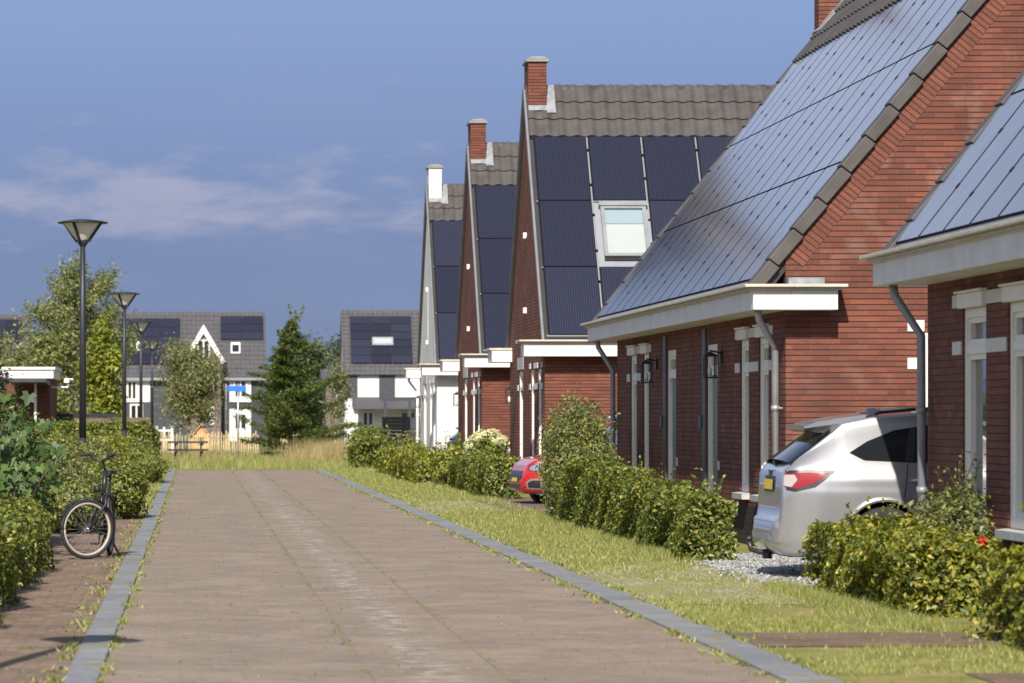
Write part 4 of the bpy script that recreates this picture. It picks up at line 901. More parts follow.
# ------------------------------------------------------------------ bicycle
def bicycle():
    P = Vector((-1.03, 40.6, .016)); root = thing('bicycle', 'black city bicycle on its stand near the first lamp post, front wheel turned', 'bicycle', tuple(P))
    f = Vector((-.08, -1, 0)).normalized(); up = Vector((.05, 0, 1)).normalized()
    hw = Vector((-.86, -.51, 0)).normalized(); rw = .335
    head = P + f * .42 + up * .86; ax_f = P + Vector((0, 0, rw)) + f * .46 + hw * .17
    bb = P + up * .30 - f * .02; ax_r = P + Vector((0, 0, rw)) - f * .56; seat = P - f * .18 + up * .82
    mb = MB(); htop = P + f * .39 + up * .98; hbot = P + f * .45 + up * .72
    mb.tube([htop, hbot], .028); mb.tube([hbot, bb + f * .12 + up * .1, bb], .026); mb.tube([head - up * .12, P + up * .45 + f * .05, bb - f * .06 + up * .12], .018); mb.tube([bb, seat], .018)
    for sg in (-1, 1):
        sd_ = f.cross(up) * .06 * sg; mb.tube([bb + sd_ * .5, ax_r + sd_], .011, 6); mb.tube([seat - up * .12 + sd_ * .4, ax_r + sd_], .010, 6)
    fr = mb.build('frame', M_BLACK, root, True)
    mb = MB()
    for sg in (-1, 1):
        o_ = hw.cross(Vector((0, 0, 1))) * .055 * sg; mb.tube([hbot - Vector((0, 0, .02)) + o_ * .8, hbot - Vector((0, 0, .1)) + o_, ax_f + o_], .017, 8)
    mb.tube([hbot - (hw.cross(Vector((0, 0, 1))) * .05), hbot + (hw.cross(Vector((0, 0, 1))) * .05)], .014); mb.build('fork', M_BLACK, root, True)
    def wheel(c, dr):
        axis = dr.cross(Vector((0, 0, 1))).normalized(); mb = MB(); n_ = 44; ring = []
        def circ(r_, k_=0): return [c + axis * k_ + dr * (math.cos(2 * math.pi * i / n_) * r_) + Vector((0, 0, math.sin(2 * math.pi * i / n_) * r_)) for i in range(n_ + 1)]
        wh = MB(); wh.tube(circ(rw - .048), .017, 6); o = wh.build('wheel', M_TYREW, root, True)
        t = MB(); t.tube(circ(rw - .020), .021, 10); t.build('tyre', M_RUBBER, o, True)
        sp_ = MB()
        for i in range(28):
            a = 2 * math.pi * i / 28; e_ = axis * (.028 if i % 2 else -.028)
            sp_.tube([c + e_ + (dr * math.cos(a + .25 * (1 if i % 4 < 2 else -1)) + Vector((0, 0, 1)) * math.sin(a + .25 * (1 if i % 4 < 2 else -1))) * .022, c + (dr * math.cos(a) + Vector((0, 0, 1)) * math.sin(a)) * (rw - .05)], .0016, 3)
        sp_.build('spokes', M_ALU, o)
        MB().tube([c - axis * .05, c - axis * .03, c + axis * .03, c + axis * .05], [.018, .03, .03, .018], 12).build('hub', M_CHROME, o, True)
        g = MB(); pts = [c + dr * (math.cos(a) * (rw + .022)) + Vector((0, 0, math.sin(a) * (rw + .022))) for a in np.linspace(R(25), R(215), 22)]
        b = len(g.v)
        for p in pts:
            for sg in (-1, -.5, .5, 1): g.v.append(tuple(p + axis * .026 * sg + (p - c).normalized() * (-.008 if abs(sg) == 1 else .0)))
        for i in range(21):
            for j in range(3): g.f.append((b + i * 4 + j, b + i * 4 + j + 1, b + i * 4 + j + 5, b + i * 4 + j + 4)); g.m.append(0)
        g.build('mudguard', M_BLACK, o, True)
        return axis
    ra = wheel(ax_f, hw); wheel(ax_r, f)
    bx = hw.cross(Vector((0, 0, 1))).normalized(); st = htop + Vector((0, 0, .10)) + hw * .03; mb = MB()
    mb.tube([htop, st], .014); grips = MB()
    for sg in (-1, 1):
        a = st; b_ = st + bx * .11 * sg + hw * .06 + Vector((0, 0, .03)); c = st + bx * .24 * sg + Vector((0, 0, .07)); d_ = st + bx * .29 * sg + hw * .03 + Vector((0, 0, .08)); e_ = d_ + hw * .10 + bx * .06 * sg + Vector((0, 0, .0))
        mb.tube([a, b_, c, d_], .012, 8); grips.tube([d_, e_], .018, 8)
        mb.tube([c, c + hw * .07 - Vector((0, 0, .03)), d_ + bx * .04 * sg - Vector((0, 0, .05))], .006, 5)
    hb = mb.build('handlebar', M_BLACK, root, True); grips.build('grips', M_RUBBER, hb, True)
    lm = MB(); lp = hbot + hw * .09 + Vector((0, 0, .06)); lm.lathe(lp, hw, [(0, -.05), (.03, -.04), (.042, 0), (.04, .02), (0, .022)], 14); lm.build('headlight', M_BLACK, root, True)
    s_ = MB(); sp0 = seat + up * .12; s_.tube([seat, sp0], .013); cr_ = f.cross(up); s_.prism([sp0 + f * a + cr_ * b_ for a, b_ in ((-.13, -.06), (-.14, 0), (-.13, .06), (-.04, .07), (.04, .03), (.14, .016), (.14, -.016), (.04, -.03), (-.04, -.07))], up * .04); s_.build('saddle', M_RUBBER, root)
    pd = MB(); cr = f.cross(up)
    for sg, ang in ((1, -1.2), (-1, 1.94)):
        q = bb + cr * .07 * sg; e_ = q + (f * math.cos(ang) + up * math.sin(ang)) * .16; pd.tube([bb, q, e_], .010, 6); pd.obox(e_ + cr * .05 * sg, f, up, cr, -.045, .045, -.012, .012, -.045, .045)
    pd.build('pedal', M_BLACK, root); cc = MB(); cc.obox(bb + cr * .05, f, up, cr, -.50, .10, -.05, .07, -.012, .02); cc.build('chain_case', M_BLACK, root)
    ks = MB(); ks.tube([bb - f * .05, bb - f * .05 + Vector((.16, -.05, -.30))], .012, 8); ks.tube([bb - f * .05, bb - f * .05 + Vector((-.10, -.05, -.29))], .012, 8); ks.build('kickstand', M_BLACK, root)
    rk = MB(); rk.box(ax_r.x - .06, ax_r.x + .06, ax_r.y - .2, ax_r.y + .2, P.z + .71, P.z + .725)
    for sg in (-1, 1): rk.tube([(ax_r.x + .06 * sg, ax_r.y, ax_r.z), (ax_r.x + .06 * sg, ax_r.y + .1, P.z + .71)], .006, 5)
    rk.build('rear_rack', M_BLACK, root)
bicycle()

# ------------------------------------------------------------------ cars
def catmull(P, k=5):
    P = np.asarray(P, float); out = []
    for i in range(len(P) - 1):
        p0 = P[max(i - 1, 0)]; p1 = P[i]; p2 = P[i + 1]; p3 = P[min(i + 2, len(P) - 1)]
        for t in np.linspace(0, 1, k, endpoint=False):
            out.append(.5 * ((2 * p1) + (-p0 + p2) * t + (2 * p0 - 5 * p1 + 4 * p2 - p3) * t * t + (-p0 + 3 * p1 - 3 * p2 + p3) * t ** 3))
    out.append(P[-1]); return np.array(out)
class CarShape:
    TOP = [(0, .44), (.02, .575), (.06, .60), (.08, .70), (.085, .86), (.10, 1.045), (.15, 1.11), (.62, 1.47), (.70, 1.545), (.98, 1.608), (1.6, 1.655), (2.2, 1.65), (2.75, 1.575), (3.55, 1.10), (3.9, 1.04), (4.3, .95), (4.48, .84), (4.57, .64), (4.6, .46)]
    WID = [(0, .60), (.04, .74), (.10, .82), (.2, .885), (.45, .95), (.8, .985), (1.2, 1), (3.6, 1), (4.1, .97), (4.4, .88), (4.55, .76), (4.6, .66)]
    LOW = [(0, .30), (.1, .23), (.2, .21), (.6, .22), (4.0, .22), (4.4, .22), (4.6, .28)]
    def __init__(s, L_=4.6, W_=1.88, H_=1.66):
        s.L, s.W, s.H = L_, W_, H_; s.fx, s.fz = L_ / 4.6, H_ / 1.66
        s.xs = np.unique(np.concatenate([np.linspace(0, L_, 90), np.array([p[0] for p in s.TOP]) * s.fx])); s.secs = [s.section(x) for x in s.xs]
    def itp(s, t, x, sc_=1.): return float(np.interp(x / s.fx, [p[0] for p in t], [p[1] for p in t])) * sc_
    def section(s, x):
        zt = s.itp(s.TOP, x, s.fz); zl = s.itp(s.LOW, x, s.fz); ws = s.itp(s.WID, x) * s.W / 2
        belt = (1.06 - .0 * x) * s.fz; zs = min(belt, zl + (zt - zl) * .90); t = max(0., min(1., (zt - belt) / (s.H - belt)))
        wt = ws * (.93 - .25 * t ** .8); hgt = zs - zl
        P = [(0, zl), (ws * .80, zl), (ws * .955, zl + min(.10, hgt * .25)), (ws * .985, zl + .34 * hgt), (ws, zl + .66 * hgt), (ws * .995, zl + .80 * hgt), (ws * .955, zs), (wt, zs + (zt - zs) * .80 if t > .02 else zs + (zt - zs) * .5), (wt * .86, zs + (zt - zs) * .965), (0, zt)]
        return catmull(P, 5)
    def sec(s, x):
        x = min(max(x, 0), s.L); i = int(np.searchsorted(s.xs, x)); i = min(max(i, 1), len(s.xs) - 1); a = (x - s.xs[i - 1]) / (s.xs[i] - s.xs[i - 1])
        return s.secs[i - 1] * (1 - a) + s.secs[i] * a
    def side(s, x, z):
        q = s.sec(x); best = 0.
        for a, b in zip(q, q[1:]):
            lo, hi = min(a[1], b[1]), max(a[1], b[1])
            if lo - 1e-6 <= z <= hi + 1e-6 and hi - lo > 1e-9: best = max(best, a[0] + (b[0] - a[0]) * (z - a[1]) / (b[1] - a[1]))
        return best
    def top(s, x, y):
        q = s.sec(x)[20:]; return float(np.interp(abs(y), q[::-1, 0], q[::-1, 1]))
    def end(s, y, z, front):
        lo, hi = (0., 1.2) if not front else (s.L - 1.4, s.L)
        for _ in range(26):
            m_ = (lo + hi) / 2; q = s.sec(m_); ins = (z <= s.top(m_, y)) and abs(y) <= max(q[:, 0]) and s.side(m_, z) >= abs(y) - 1e-4
            if front: lo, hi = (m_, hi) if ins else (lo, m_)
            else: lo, hi = (lo, m_) if ins else (m_, hi)
        return (lo + hi) / 2
def patch(cs, poly, mode, sgn=1, off=.006, step=.05, mb=None, m=0, bulge=0.):
    bm = bmesh.new(); vs_ = [bm.verts.new((a, b_, 0)) for a, b_ in poly]; bm.faces.new(vs_)
    for ax in (0, 1):
        lo, hi = min(p[ax] for p in poly), max(p[ax] for p in poly); t = lo + step
        while t < hi:
            c = [0, 0, 0]; n_ = [0, 0, 0]; c[ax] = t; n_[ax] = 1
            bmesh.ops.bisect_plane(bm, geom=bm.verts[:] + bm.edges[:] + bm.faces[:], plane_co=c, plane_no=n_); t += step
    mb = mb if mb is not None else MB(); b = len(mb.v); bm.verts.index_update()
    for v_ in bm.verts:
        a, c = v_.co.x, v_.co.y
        if mode == 'side': p = (a, sgn * (cs.side(a, c) + off), c)
        elif mode == 'top': p = (a - bulge * (1 - (c / .75) ** 2), c, cs.top(a, c) + off + bulge * .6 * (1 - (c / .75) ** 2))
        elif mode == 'rear': p = (cs.end(a, c, False) - off, a, c)
        else: p = (cs.end(a, c, True) + off, a, c)
        mb.v.append(p)
    for f in bm.faces: mb.f.append(tuple(b + v_.index for v_ in f.verts)); mb.m.append(m)
    bm.free(); return mb
def car(label, cat_group, loc, rz, mat, cs, roof_rail=True, tow=False, front=False):
    root = thing('parked_car', label, 'car', loc, rz, cat_group); OFF[root.name] = Vector((0, 0, 0)); fx, fz = cs.fx, cs.fz
    wx = (1.07 * fx, 3.72 * fx); rw = .355 * fz; ra = .425 * fz
    mb = MB(); n_ = len(cs.secs[0])
    for q, x in zip(cs.secs, cs.xs):
        for y, z in q: mb.v.append((x, y, z))
        for y, z in q: mb.v.append((x, -y, z))
    for i in range(len(cs.xs) - 1):
        for sd_ in (0, 1):
            for j in range(n_ - 1):
                a = i * 2 * n_ + sd_ * n_ + j; b_ = a + 2 * n_; q = (a, a + 1, b_ + 1, b_) if sd_ == 0 else (a, b_, b_ + 1, a + 1)
                c = np.mean([mb.v[t] for t in q], 0)
                if abs(c[1]) > .45 and any((c[0] - w_) ** 2 + (c[2] - rw) ** 2 < ra ** 2 for w_ in wx): continue
                mb.f.append(q); mb.m.append(0)
    for i in (0, len(cs.xs) - 1):
        b_ = i * 2 * n_; mb.poly([mb.v[b_ + j] for j in range(n_)] + [mb.v[b_ + n_ + j] for j in reversed(range(n_))])
    me = mb.mesh('body'); bm = bmesh.new(); bm.from_mesh(me); bmesh.ops.remove_doubles(bm, verts=bm.verts, dist=1e-5); bmesh.ops.recalc_face_normals(bm, faces=bm.faces); bm.to_mesh(me); bm.free()
    body = link('body', me, mat, root, True)
    S = lambda pts: [(a * fx, b_ * fz) for a, b_ in pts]
    for sg in (1, -1):                                              # side glass, pillars, seams, arches, wheels
        g = patch(cs, S([(.74, 1.235), (.88, 1.16), (1.7, 1.125), (3.2, 1.115), (3.22, 1.14), (2.86, 1.40), (2.5, 1.50), (2.0, 1.525), (1.6, 1.515), (1.2, 1.455), (.92, 1.345)]), 'side', sg, .006, .06)
        gl = g.build('side_window', M_CARGLASS, root, True)
        t = MB()
        for (a, b_) in (((1.27, 1.15), (1.35, 1.475)), ((2.15, 1.12), (2.12, 1.52))): patch(cs, S([(a[0], a[1]), (a[0] + .09, a[1]), (b_[0] + .06, b_[1]), (b_[0], b_[1])]), 'side', sg, .009, .08, t)
        t.build('pillar_trim', M_BLACK, gl, True)
        t = MB()
        for pts in ([(1.245, .80), (1.255, .80), (1.30, 1.12), (1.29, 1.12)], [(2.14, .34), (2.15, .34), (2.155, 1.12), (2.145, 1.12)], [(3.26, .45), (3.27, .45), (3.30, 1.08), (3.29, 1.08)]): patch(cs, S(pts), 'side', sg, .003, .06, t)
        t.build('panel_gap', M_RUBBER, body, True)
        hm = MB(); hx = 1.44 * fx; hz = .965 * fz; hy = cs.side(hx, hz)
        hm.tube([(hx - .13, sg * (hy + .005), hz), (hx - .10, sg * (hy + .04), hz + .004), (hx + .10, sg * (hy + .04), hz + .008), (hx + .13, sg * (hy + .005), hz + .008)], .015, 8); hx += 1.0 * fx
        hy = cs.side(hx, hz); hm.tube([(hx - .13, sg * (hy + .005), hz), (hx - .10, sg * (hy + .04), hz + .004), (hx + .10, sg * (hy + .04), hz + .008), (hx + .13, sg * (hy + .005), hz + .008)], .015, 8)
        hm.build('door_handle', mat, root, True)
        sill_ = patch(cs, S([(1.55, .25), (3.26, .25), (3.26, .40), (1.55, .40)]), 'side', sg, .008, .1); sill_.build('sill_trim', M_BLACK, body, True)
        mr_ = MB(); mr_.lathe((3.02 * fx, sg * (cs.side(3.0 * fx, 1.1 * fz) + .12), 1.16 * fz), (1, 0, 0), [(0, -.09), (.07, -.07), (.095, 0), (.06, .09), (0, .11)], 12); mr_.build('mirror', mat, root, True)
        for w_ in wx:
            a_ = MB(); arc = []
            for th in np.linspace(R(-18), R(198), 28):
                x_, z_ = w_ + math.cos(th) * ra, rw + math.sin(th) * ra
                if z_ < .24: continue
                arc.append((x_, sg * (cs.side(min(max(x_, .02), cs.L - .02), z_) + .004), z_))
            a_.tube(arc, .026, 6); a_.build('arch_trim', mat, body, True)
            hs_ = MB(); hs_.lathe((w_, sg * .90, rw), (0, -sg, 0), [(ra + .02, .0), (ra + .02, .42), (0, .42)], 24); hs_.build('wheel_well', M_RUBBER, body)
            yo = sg * (cs.W / 2 - .11); t = MB(); t.lathe((w_, yo, rw), (0, sg, 0), [(rw * .70, -.11), (rw * .93, -.115), (rw, -.085), (rw, .085), (rw * .93, .115), (rw * .70, .10)], 32)
            wh = t.build('wheel', M_RUBBER, root, True); rm = MB(); rm.lathe((w_, yo, rw), (0, sg, 0), [(rw * .70, -.1), (rw * .68, .095), (rw * .60, .07), (rw * .58, .0), (0, .0)], 32)
            for i in range(5):
                a = 2 * math.pi * i / 5; c_, s_ = math.cos(a), math.sin(a); u_ = Vector((c_, 0, s_)); v_ = Vector((-s_, 0, c_)); rm.obox(Vector((w_, yo, rw)), u_, v_, Vector((0, sg, 0)), .0, rw * .66, -.045, .045, .01, .085)
            rm.build('rim', M_ALU, wh, True)
        if roof_rail:
            rr = MB(); pts = [(x_ * fx, sg * cs.W / 2 * .60, cs.top(x_ * fx, cs.W / 2 * .60) + o_) for x_, o_ in ((.95, -.005), (1.08, .035), (1.5, .04), (2.1, .04), (2.5, .035), (2.62, -.005))]; rr.tube(pts, .017, 8); rr.build('roof_rail', M_BLACK, root, True)
        # tail light wraps the corner; red outside, clear inside
        tl = patch(cs, S([(.10, .905), (.20, .885), (.36, .925), (.53, 1.035), (.32, 1.042), (.11, 1.03)]), 'side', sg, .012, .04); tlo = tl.build('tail_light', M_TAIL, root, True)
        tr = MB(); patch(cs, S([(.10, .912), (.17, .90), (.225, .97), (.20, 1.02), (.11, 1.018)]), 'side', sg, .016, .03, tr); tr.build('clear_lens', M_TAILW, tlo, True)
        tb = MB(); patch(cs, S([(.085, .88), (.20, .855), (.39, .90), (.60, 1.058), (.32, 1.072), (.095, 1.056)]), 'side', sg, .008, .04, tb); tb.build('lens_border', M_BLACK, tlo, True)
        # head light and fog lamp surround
        hl = patch(cs, S([(3.98, .80), (4.36, .70), (4.47, .73), (4.44, .80), (4.25, .875), (3.95, .93)]), 'side', sg, .01, .05); hlo = hl.build('headlight', M_HEADLENS, root, True)
        hb_ = MB(); patch(cs, S([(3.93, .79), (4.36, .685), (4.49, .72), (4.46, .815), (4.25, .89), (3.90, .95)]), 'side', sg, .006, .05, hb_); hb_.build('headlight_border', M_BLACK, hlo, True)
        fg = MB(); patch(cs, S([(4.20, .30), (4.50, .32), (4.53, .46), (4.44, .54), (4.22, .54)]), 'side', sg, .012, .05, fg); fo = fg.build('fog_lamp_surround', M_ALU, root, True)
        fi = MB(); patch(cs, S([(4.25, .34), (4.48, .35), (4.50, .45), (4.42, .50), (4.26, .50)]), 'side', sg, .018, .05, fi); fi.build('fog_lamp', M_BLACK, fo, True)
    hw_ = cs.W / 2
    patch(cs, [(.175 * fx, -.78 * hw_), (.175 * fx, .78 * hw_), (.38 * fx, .72 * hw_), (.61 * fx, .645 * hw_), (.61 * fx, -.645 * hw_), (.38 * fx, -.72 * hw_)], 'top', 1, .004, .05, bulge=.055).build('rear_window', M_CARGLASS, root, True)
    patch(cs, [(2.80 * fx, -.56 * hw_), (2.80 * fx, .56 * hw_), (3.50 * fx, .74 * hw_), (3.50 * fx, -.74 * hw_)], 'top', 1, .006, .08).build('windscreen', M_CARGLASS, root, True)
    sp_ = MB(); w1, w2 = .60 * hw_, .63 * hw_; z0 = 1.50 * fz
    ring = lambda x, w_, z, t_, dl: [(x * fx, -w_, z), (x * fx, -w_ * .9, z + t_), (x * fx, 0, z + t_ + .02), (x * fx, w_ * .9, z + t_), (x * fx, w_, z), (x * fx, w_ * .9, z - dl), (x * fx, 0, z - dl * .6), (x * fx, -w_ * .9, z - dl)]
    rg = [ring(.34, w1, 1.47 * fz, .022, .018), ring(.46, w2, 1.49 * fz, .042, .06), ring(.68, w2 * 1.03, 1.52 * fz, .052, .09), ring(.95, w2, 1.56 * fz, .047, .05)]; b = 0
    for q in rg: sp_.v += q
    for i in range(3):
        for j in range(8): sp_.f.append((i * 8 + j, i * 8 + (j + 1) % 8, (i + 1) * 8 + (j + 1) % 8, (i + 1) * 8 + j)); sp_.m.append(0)
    sp_.f.append(tuple(range(8))); sp_.m.append(0); sp_.build('spoiler', [mat], root)
    wp = MB(); zz = 1.135 * fz; wp.box(.125 * fx, .19 * fx, -.05, .05, zz - .03, zz + .02); wp.tube([(.16 * fx, 0, zz), (.23 * fx, -.30, cs.top(.23 * fx, .3) + .02)], .014, 6); wp.build('rear_wiper', M_BLACK, root)
    pm = MB(); patch(cs, [(-.30, .84 * fz), (.30, .84 * fz), (.30, 1.0 * fz), (-.30, 1.0 * fz)], 'rear', 1, .004, .1, pm); pl = pm.build('plate_recess', M_BLACK, root, True)
    pm = MB(); patch(cs, [(-.26, .865 * fz), (.26, .865 * fz), (.26, .965 * fz), (-.26, .965 * fz)], 'rear', 1, .016, .1, pm); pm.build('number_plate', M_YEL, pl)
    bd = MB(); patch(cs, [(-.66 * hw_, .37 * fz), (.66 * hw_, .37 * fz), (.60 * hw_, .44 * fz), (-.60 * hw_, .44 * fz)], 'rear', 1, .006, .06, bd); bd.build('bumper_insert', M_FRAMEG, body, True)
    bs_ = MB(); patch(cs, [(-.74 * hw_, .555 * fz), (.74 * hw_, .555 * fz), (.74 * hw_, .585 * fz), (-.74 * hw_, .585 * fz)], 'rear', 1, .004, .06, bs_)
    bs_.build('bumper_seam', M_FRAMEG, body, True)
    lowp = MB(); lowp.box(.5 * fx, cs.L - .25, -.74, .74, .17, .26 * fz); lowp.build('underbody', M_RUBBER, body)
    an = MB(); zr_ = cs.top(1.15 * fx, 0); an.prism([(1.05 * fx, -.025, zr_ - .01), (1.30 * fx, -.03, zr_ - .01), (1.13 * fx, -.008, zr_ + .055), (1.06 * fx, -.008, zr_ + .05)], (0, .04, 0)); an.build('roof_antenna', M_FRAMEG, root)
    gm = MB(); patch(cs, [(-.55 * hw_, .52 * fz), (.55 * hw_, .52 * fz), (.60 * hw_, .70 * fz), (-.60 * hw_, .70 * fz)], 'front', 1, .008, .06, gm); gm.build('grille', M_BLACK, root, True)
    gm = MB(); patch(cs, [(-.60 * hw_, .32 * fz), (.60 * hw_, .32 * fz), (.56 * hw_, .42 * fz), (-.56 * hw_, .42 * fz)], 'front', 1, .008, .06, gm); gm.build('lower_grille', M_BLACK, root, True)
    gm = MB(); patch(cs, [(-.26, .47 * fz), (.26, .47 * fz), (.26, .55 * fz), (-.26, .55 * fz)], 'front', 1, .02, .06, gm); gm.build('number_plate', M_YEL, root, True)
    if tow:
        t = MB(); t.tube([(.5, 0, .26), (.15, 0, .24), (-.02, 0, .235), (-.10, 0, .26), (-.12, 0, .34)], .026, 8); t.lathe((-.12, 0, .37), (0, 0, 1), [(0, -.03), (.03, -.015), (.03, .015), (0, .03)], 12); t.box(.02, .1, -.06, .06, .17, .25); t.build('tow_bar', M_BLACK, root, True)
    return root
G = 'cars parked on the driveways'
suv = CarShape(); car('silver car with a tow bar, seen from behind beside the nearest house', G, (5.65, 36.0, .016), 0, M_SILVER, suv, True, True)
hb = CarShape(4.1, 1.78, 1.43); mpv = CarShape(4.1, 1.8, 1.74)
car('red car nosing out between the tall bush and the low hedge', G, (5.86 + 4.1 * math.cos(.10), 66.1 + 4.1 * math.sin(.10), .016), math.pi + .10, M_RED, hb, False)
car('grey silver car mostly hidden behind the tall bush', G, (6.74, 61.6, .016), 0, M_SILVER2, mpv, False)
car('silver car showing only a sliver between the hydrangea and the brick gable', G, (5.9 + 4.1, 81.2, .016), math.pi, M_SILVER, hb, False)
car('pale blue car before the white house wall', G, (6.80, 98.0, .016), 0, M_BLUEC, hb, False)

# ------------------------------------------------------------------ plants
def core(name, x0, x1, y0, y1, z0, z1, parent, amp=.05):
    bm = bmesh.new(); bmesh.ops.create_cube(bm, size=1); 
    nx, ny = max(1, int((x1 - x0) / .2)), max(1, int((y1 - y0) / .2)); bmesh.ops.subdivide_edges(bm, edges=bm.edges[:], cuts=min(24, max(4, ny)), use_grid_fill=True)
    off = OFF[parent.name]; r_ = random.Random(3)
    for v_ in bm.verts:
        c = v_.co; k_ = 1 - .22 * max(0, c.z + .1) ** 2
        v_.co = Vector(((x0 + x1) / 2 + c.x * (x1 - x0) * k_ + r_.uniform(-amp, amp) - off.x, (y0 + y1) / 2 + c.y * (y1 - y0) + r_.uniform(-amp, amp) - off.y, (z0 + z1) / 2 + c.z * (z1 - z0) + r_.uniform(-amp, amp) - off.z))
    me = bpy.data.meshes.new(name); bm.to_mesh(me); bm.free(); return link(name, me, M_TWIG, parent)
def lump(y, seed, a=.12):                                         # slow undulation of a hedge along its length
    return a * (np.sin(y * 1.9 + seed) * .5 + np.sin(y * 4.3 + seed * 2.1) * .3 + np.sin(y * 9.1 + seed * 3.3) * .2 + np.sin(y * 17.3 + seed) * .16)
def hedge(label, x0, x1, y0, y1, h, n, size, mat, seed=1, hfun=None, name='hedge', sprigs=0, cat='hedge', inner=.3, group=None):
    root = thing(name, label, cat, ((x0 + x1) / 2, (y0 + y1) / 2, 0), group=group)
    hf = (lambda y: h + 0 * y) if hfun is None else hfun
    A = np.array([(x1 - x0) * (y1 - y0), h * (y1 - y0) * 1.0, h * (y1 - y0) * .5, h * (x1 - x0), h * (x1 - x0) * .4]); A = A / A.sum()
    cnt = (A * n).astype(int); P = []; B = []
    for i, c in enumerate(cnt):
        a, b_ = RNG.uniform(0, 1, c), RNG.uniform(0, 1, c) ** .9; dep = np.abs(RNG.normal(0, .06, c)) + (RNG.uniform(0, 1, c) < inner) * RNG.uniform(0, .16, c) - .02
        if i == 0: y = y0 + a * (y1 - y0); x = x0 + b_ * (x1 - x0); z = hf(y) - dep; bi = (0, 0, 1)
        elif i in (1, 2): y = y0 + a * (y1 - y0); z = b_ * hf(y); x = (x0 + dep) if i == 1 else (x1 - dep); bi = (-1 if i == 1 else 1, 0, .45)
        else: x = x0 + a * (x1 - x0); y = (y0 + dep) if i == 3 else (y1 - dep); z = b_ * hf(y); bi = (0, -1 if i == 3 else 1, .45)
        y = np.broadcast_to(y, (c,)); x = np.broadcast_to(x, (c,)); z = np.broadcast_to(z, (c,)).copy()
        ex = np.clip((z / np.maximum(hf(y), .01) - .72) / .28, 0, 1); cx = (x0 + x1) / 2; x = cx + (x - cx) * (1 - .16 * ex ** 2)
        x = x + lump(y + z * 2, seed + i, .14) * (1 if i != 2 else -1); z = z + lump(y * .8 + x * 1.5, seed + 5, .09) * (z / max(h, .1)); y = y + lump(x * 2 + z * 2, seed + 9, .08)
        P.append(np.stack([x, y, np.maximum(z, .02)], 1)); B.append(np.tile(np.array(bi, float), (c, 1)))
    stem = MB()
    if sprigs:
        for _ in range(sprigs):
            y = RNG.uniform(y0, y1); x = RNG.uniform(x0 + .1, x1 - .1); z0 = float(hf(np.array([y]))[0]); ln = RNG.uniform(.08, .28); dx, dy = RNG.normal(0, .08, 2)
            stem.tube([(x, y, z0 - .12), (x + dx * .5, y + dy * .5, z0 + ln * .5), (x + dx, y + dy, z0 + ln)], [.004, .003, .002], 4)
            t = np.linspace(.1, 1, 9)[:, None]; P.append(np.array([x, y, z0 - .05]) + np.array([dx, dy, ln + .05]) * t + RNG.normal(0, size * .35, (9, 3))); B.append(np.tile([0, -.3, .8], (9, 1)))
    leaves('foliage', np.concatenate(P), np.concatenate(B), size, mat, root, wild=.75)
    y_ = np.linspace(y0 + .15, y1 - .15, max(2, int((y1 - y0) / 1.2) + 1))
    cm = stem
    for a, b_ in zip(y_, y_[1:]):
        hh = float(min(hf(np.array([a]))[0], hf(np.array([b_]))[0])); ins = .17
        cm.prism([(x0 + ins, a, 0), (x1 - ins, a, 0), (x1 - ins - .06, a, hh - ins), (x0 + ins + .06, a, hh - ins)], (0, b_ - a + .004, 0))
    cm.build('branches', M_TWIG, root)
    return root
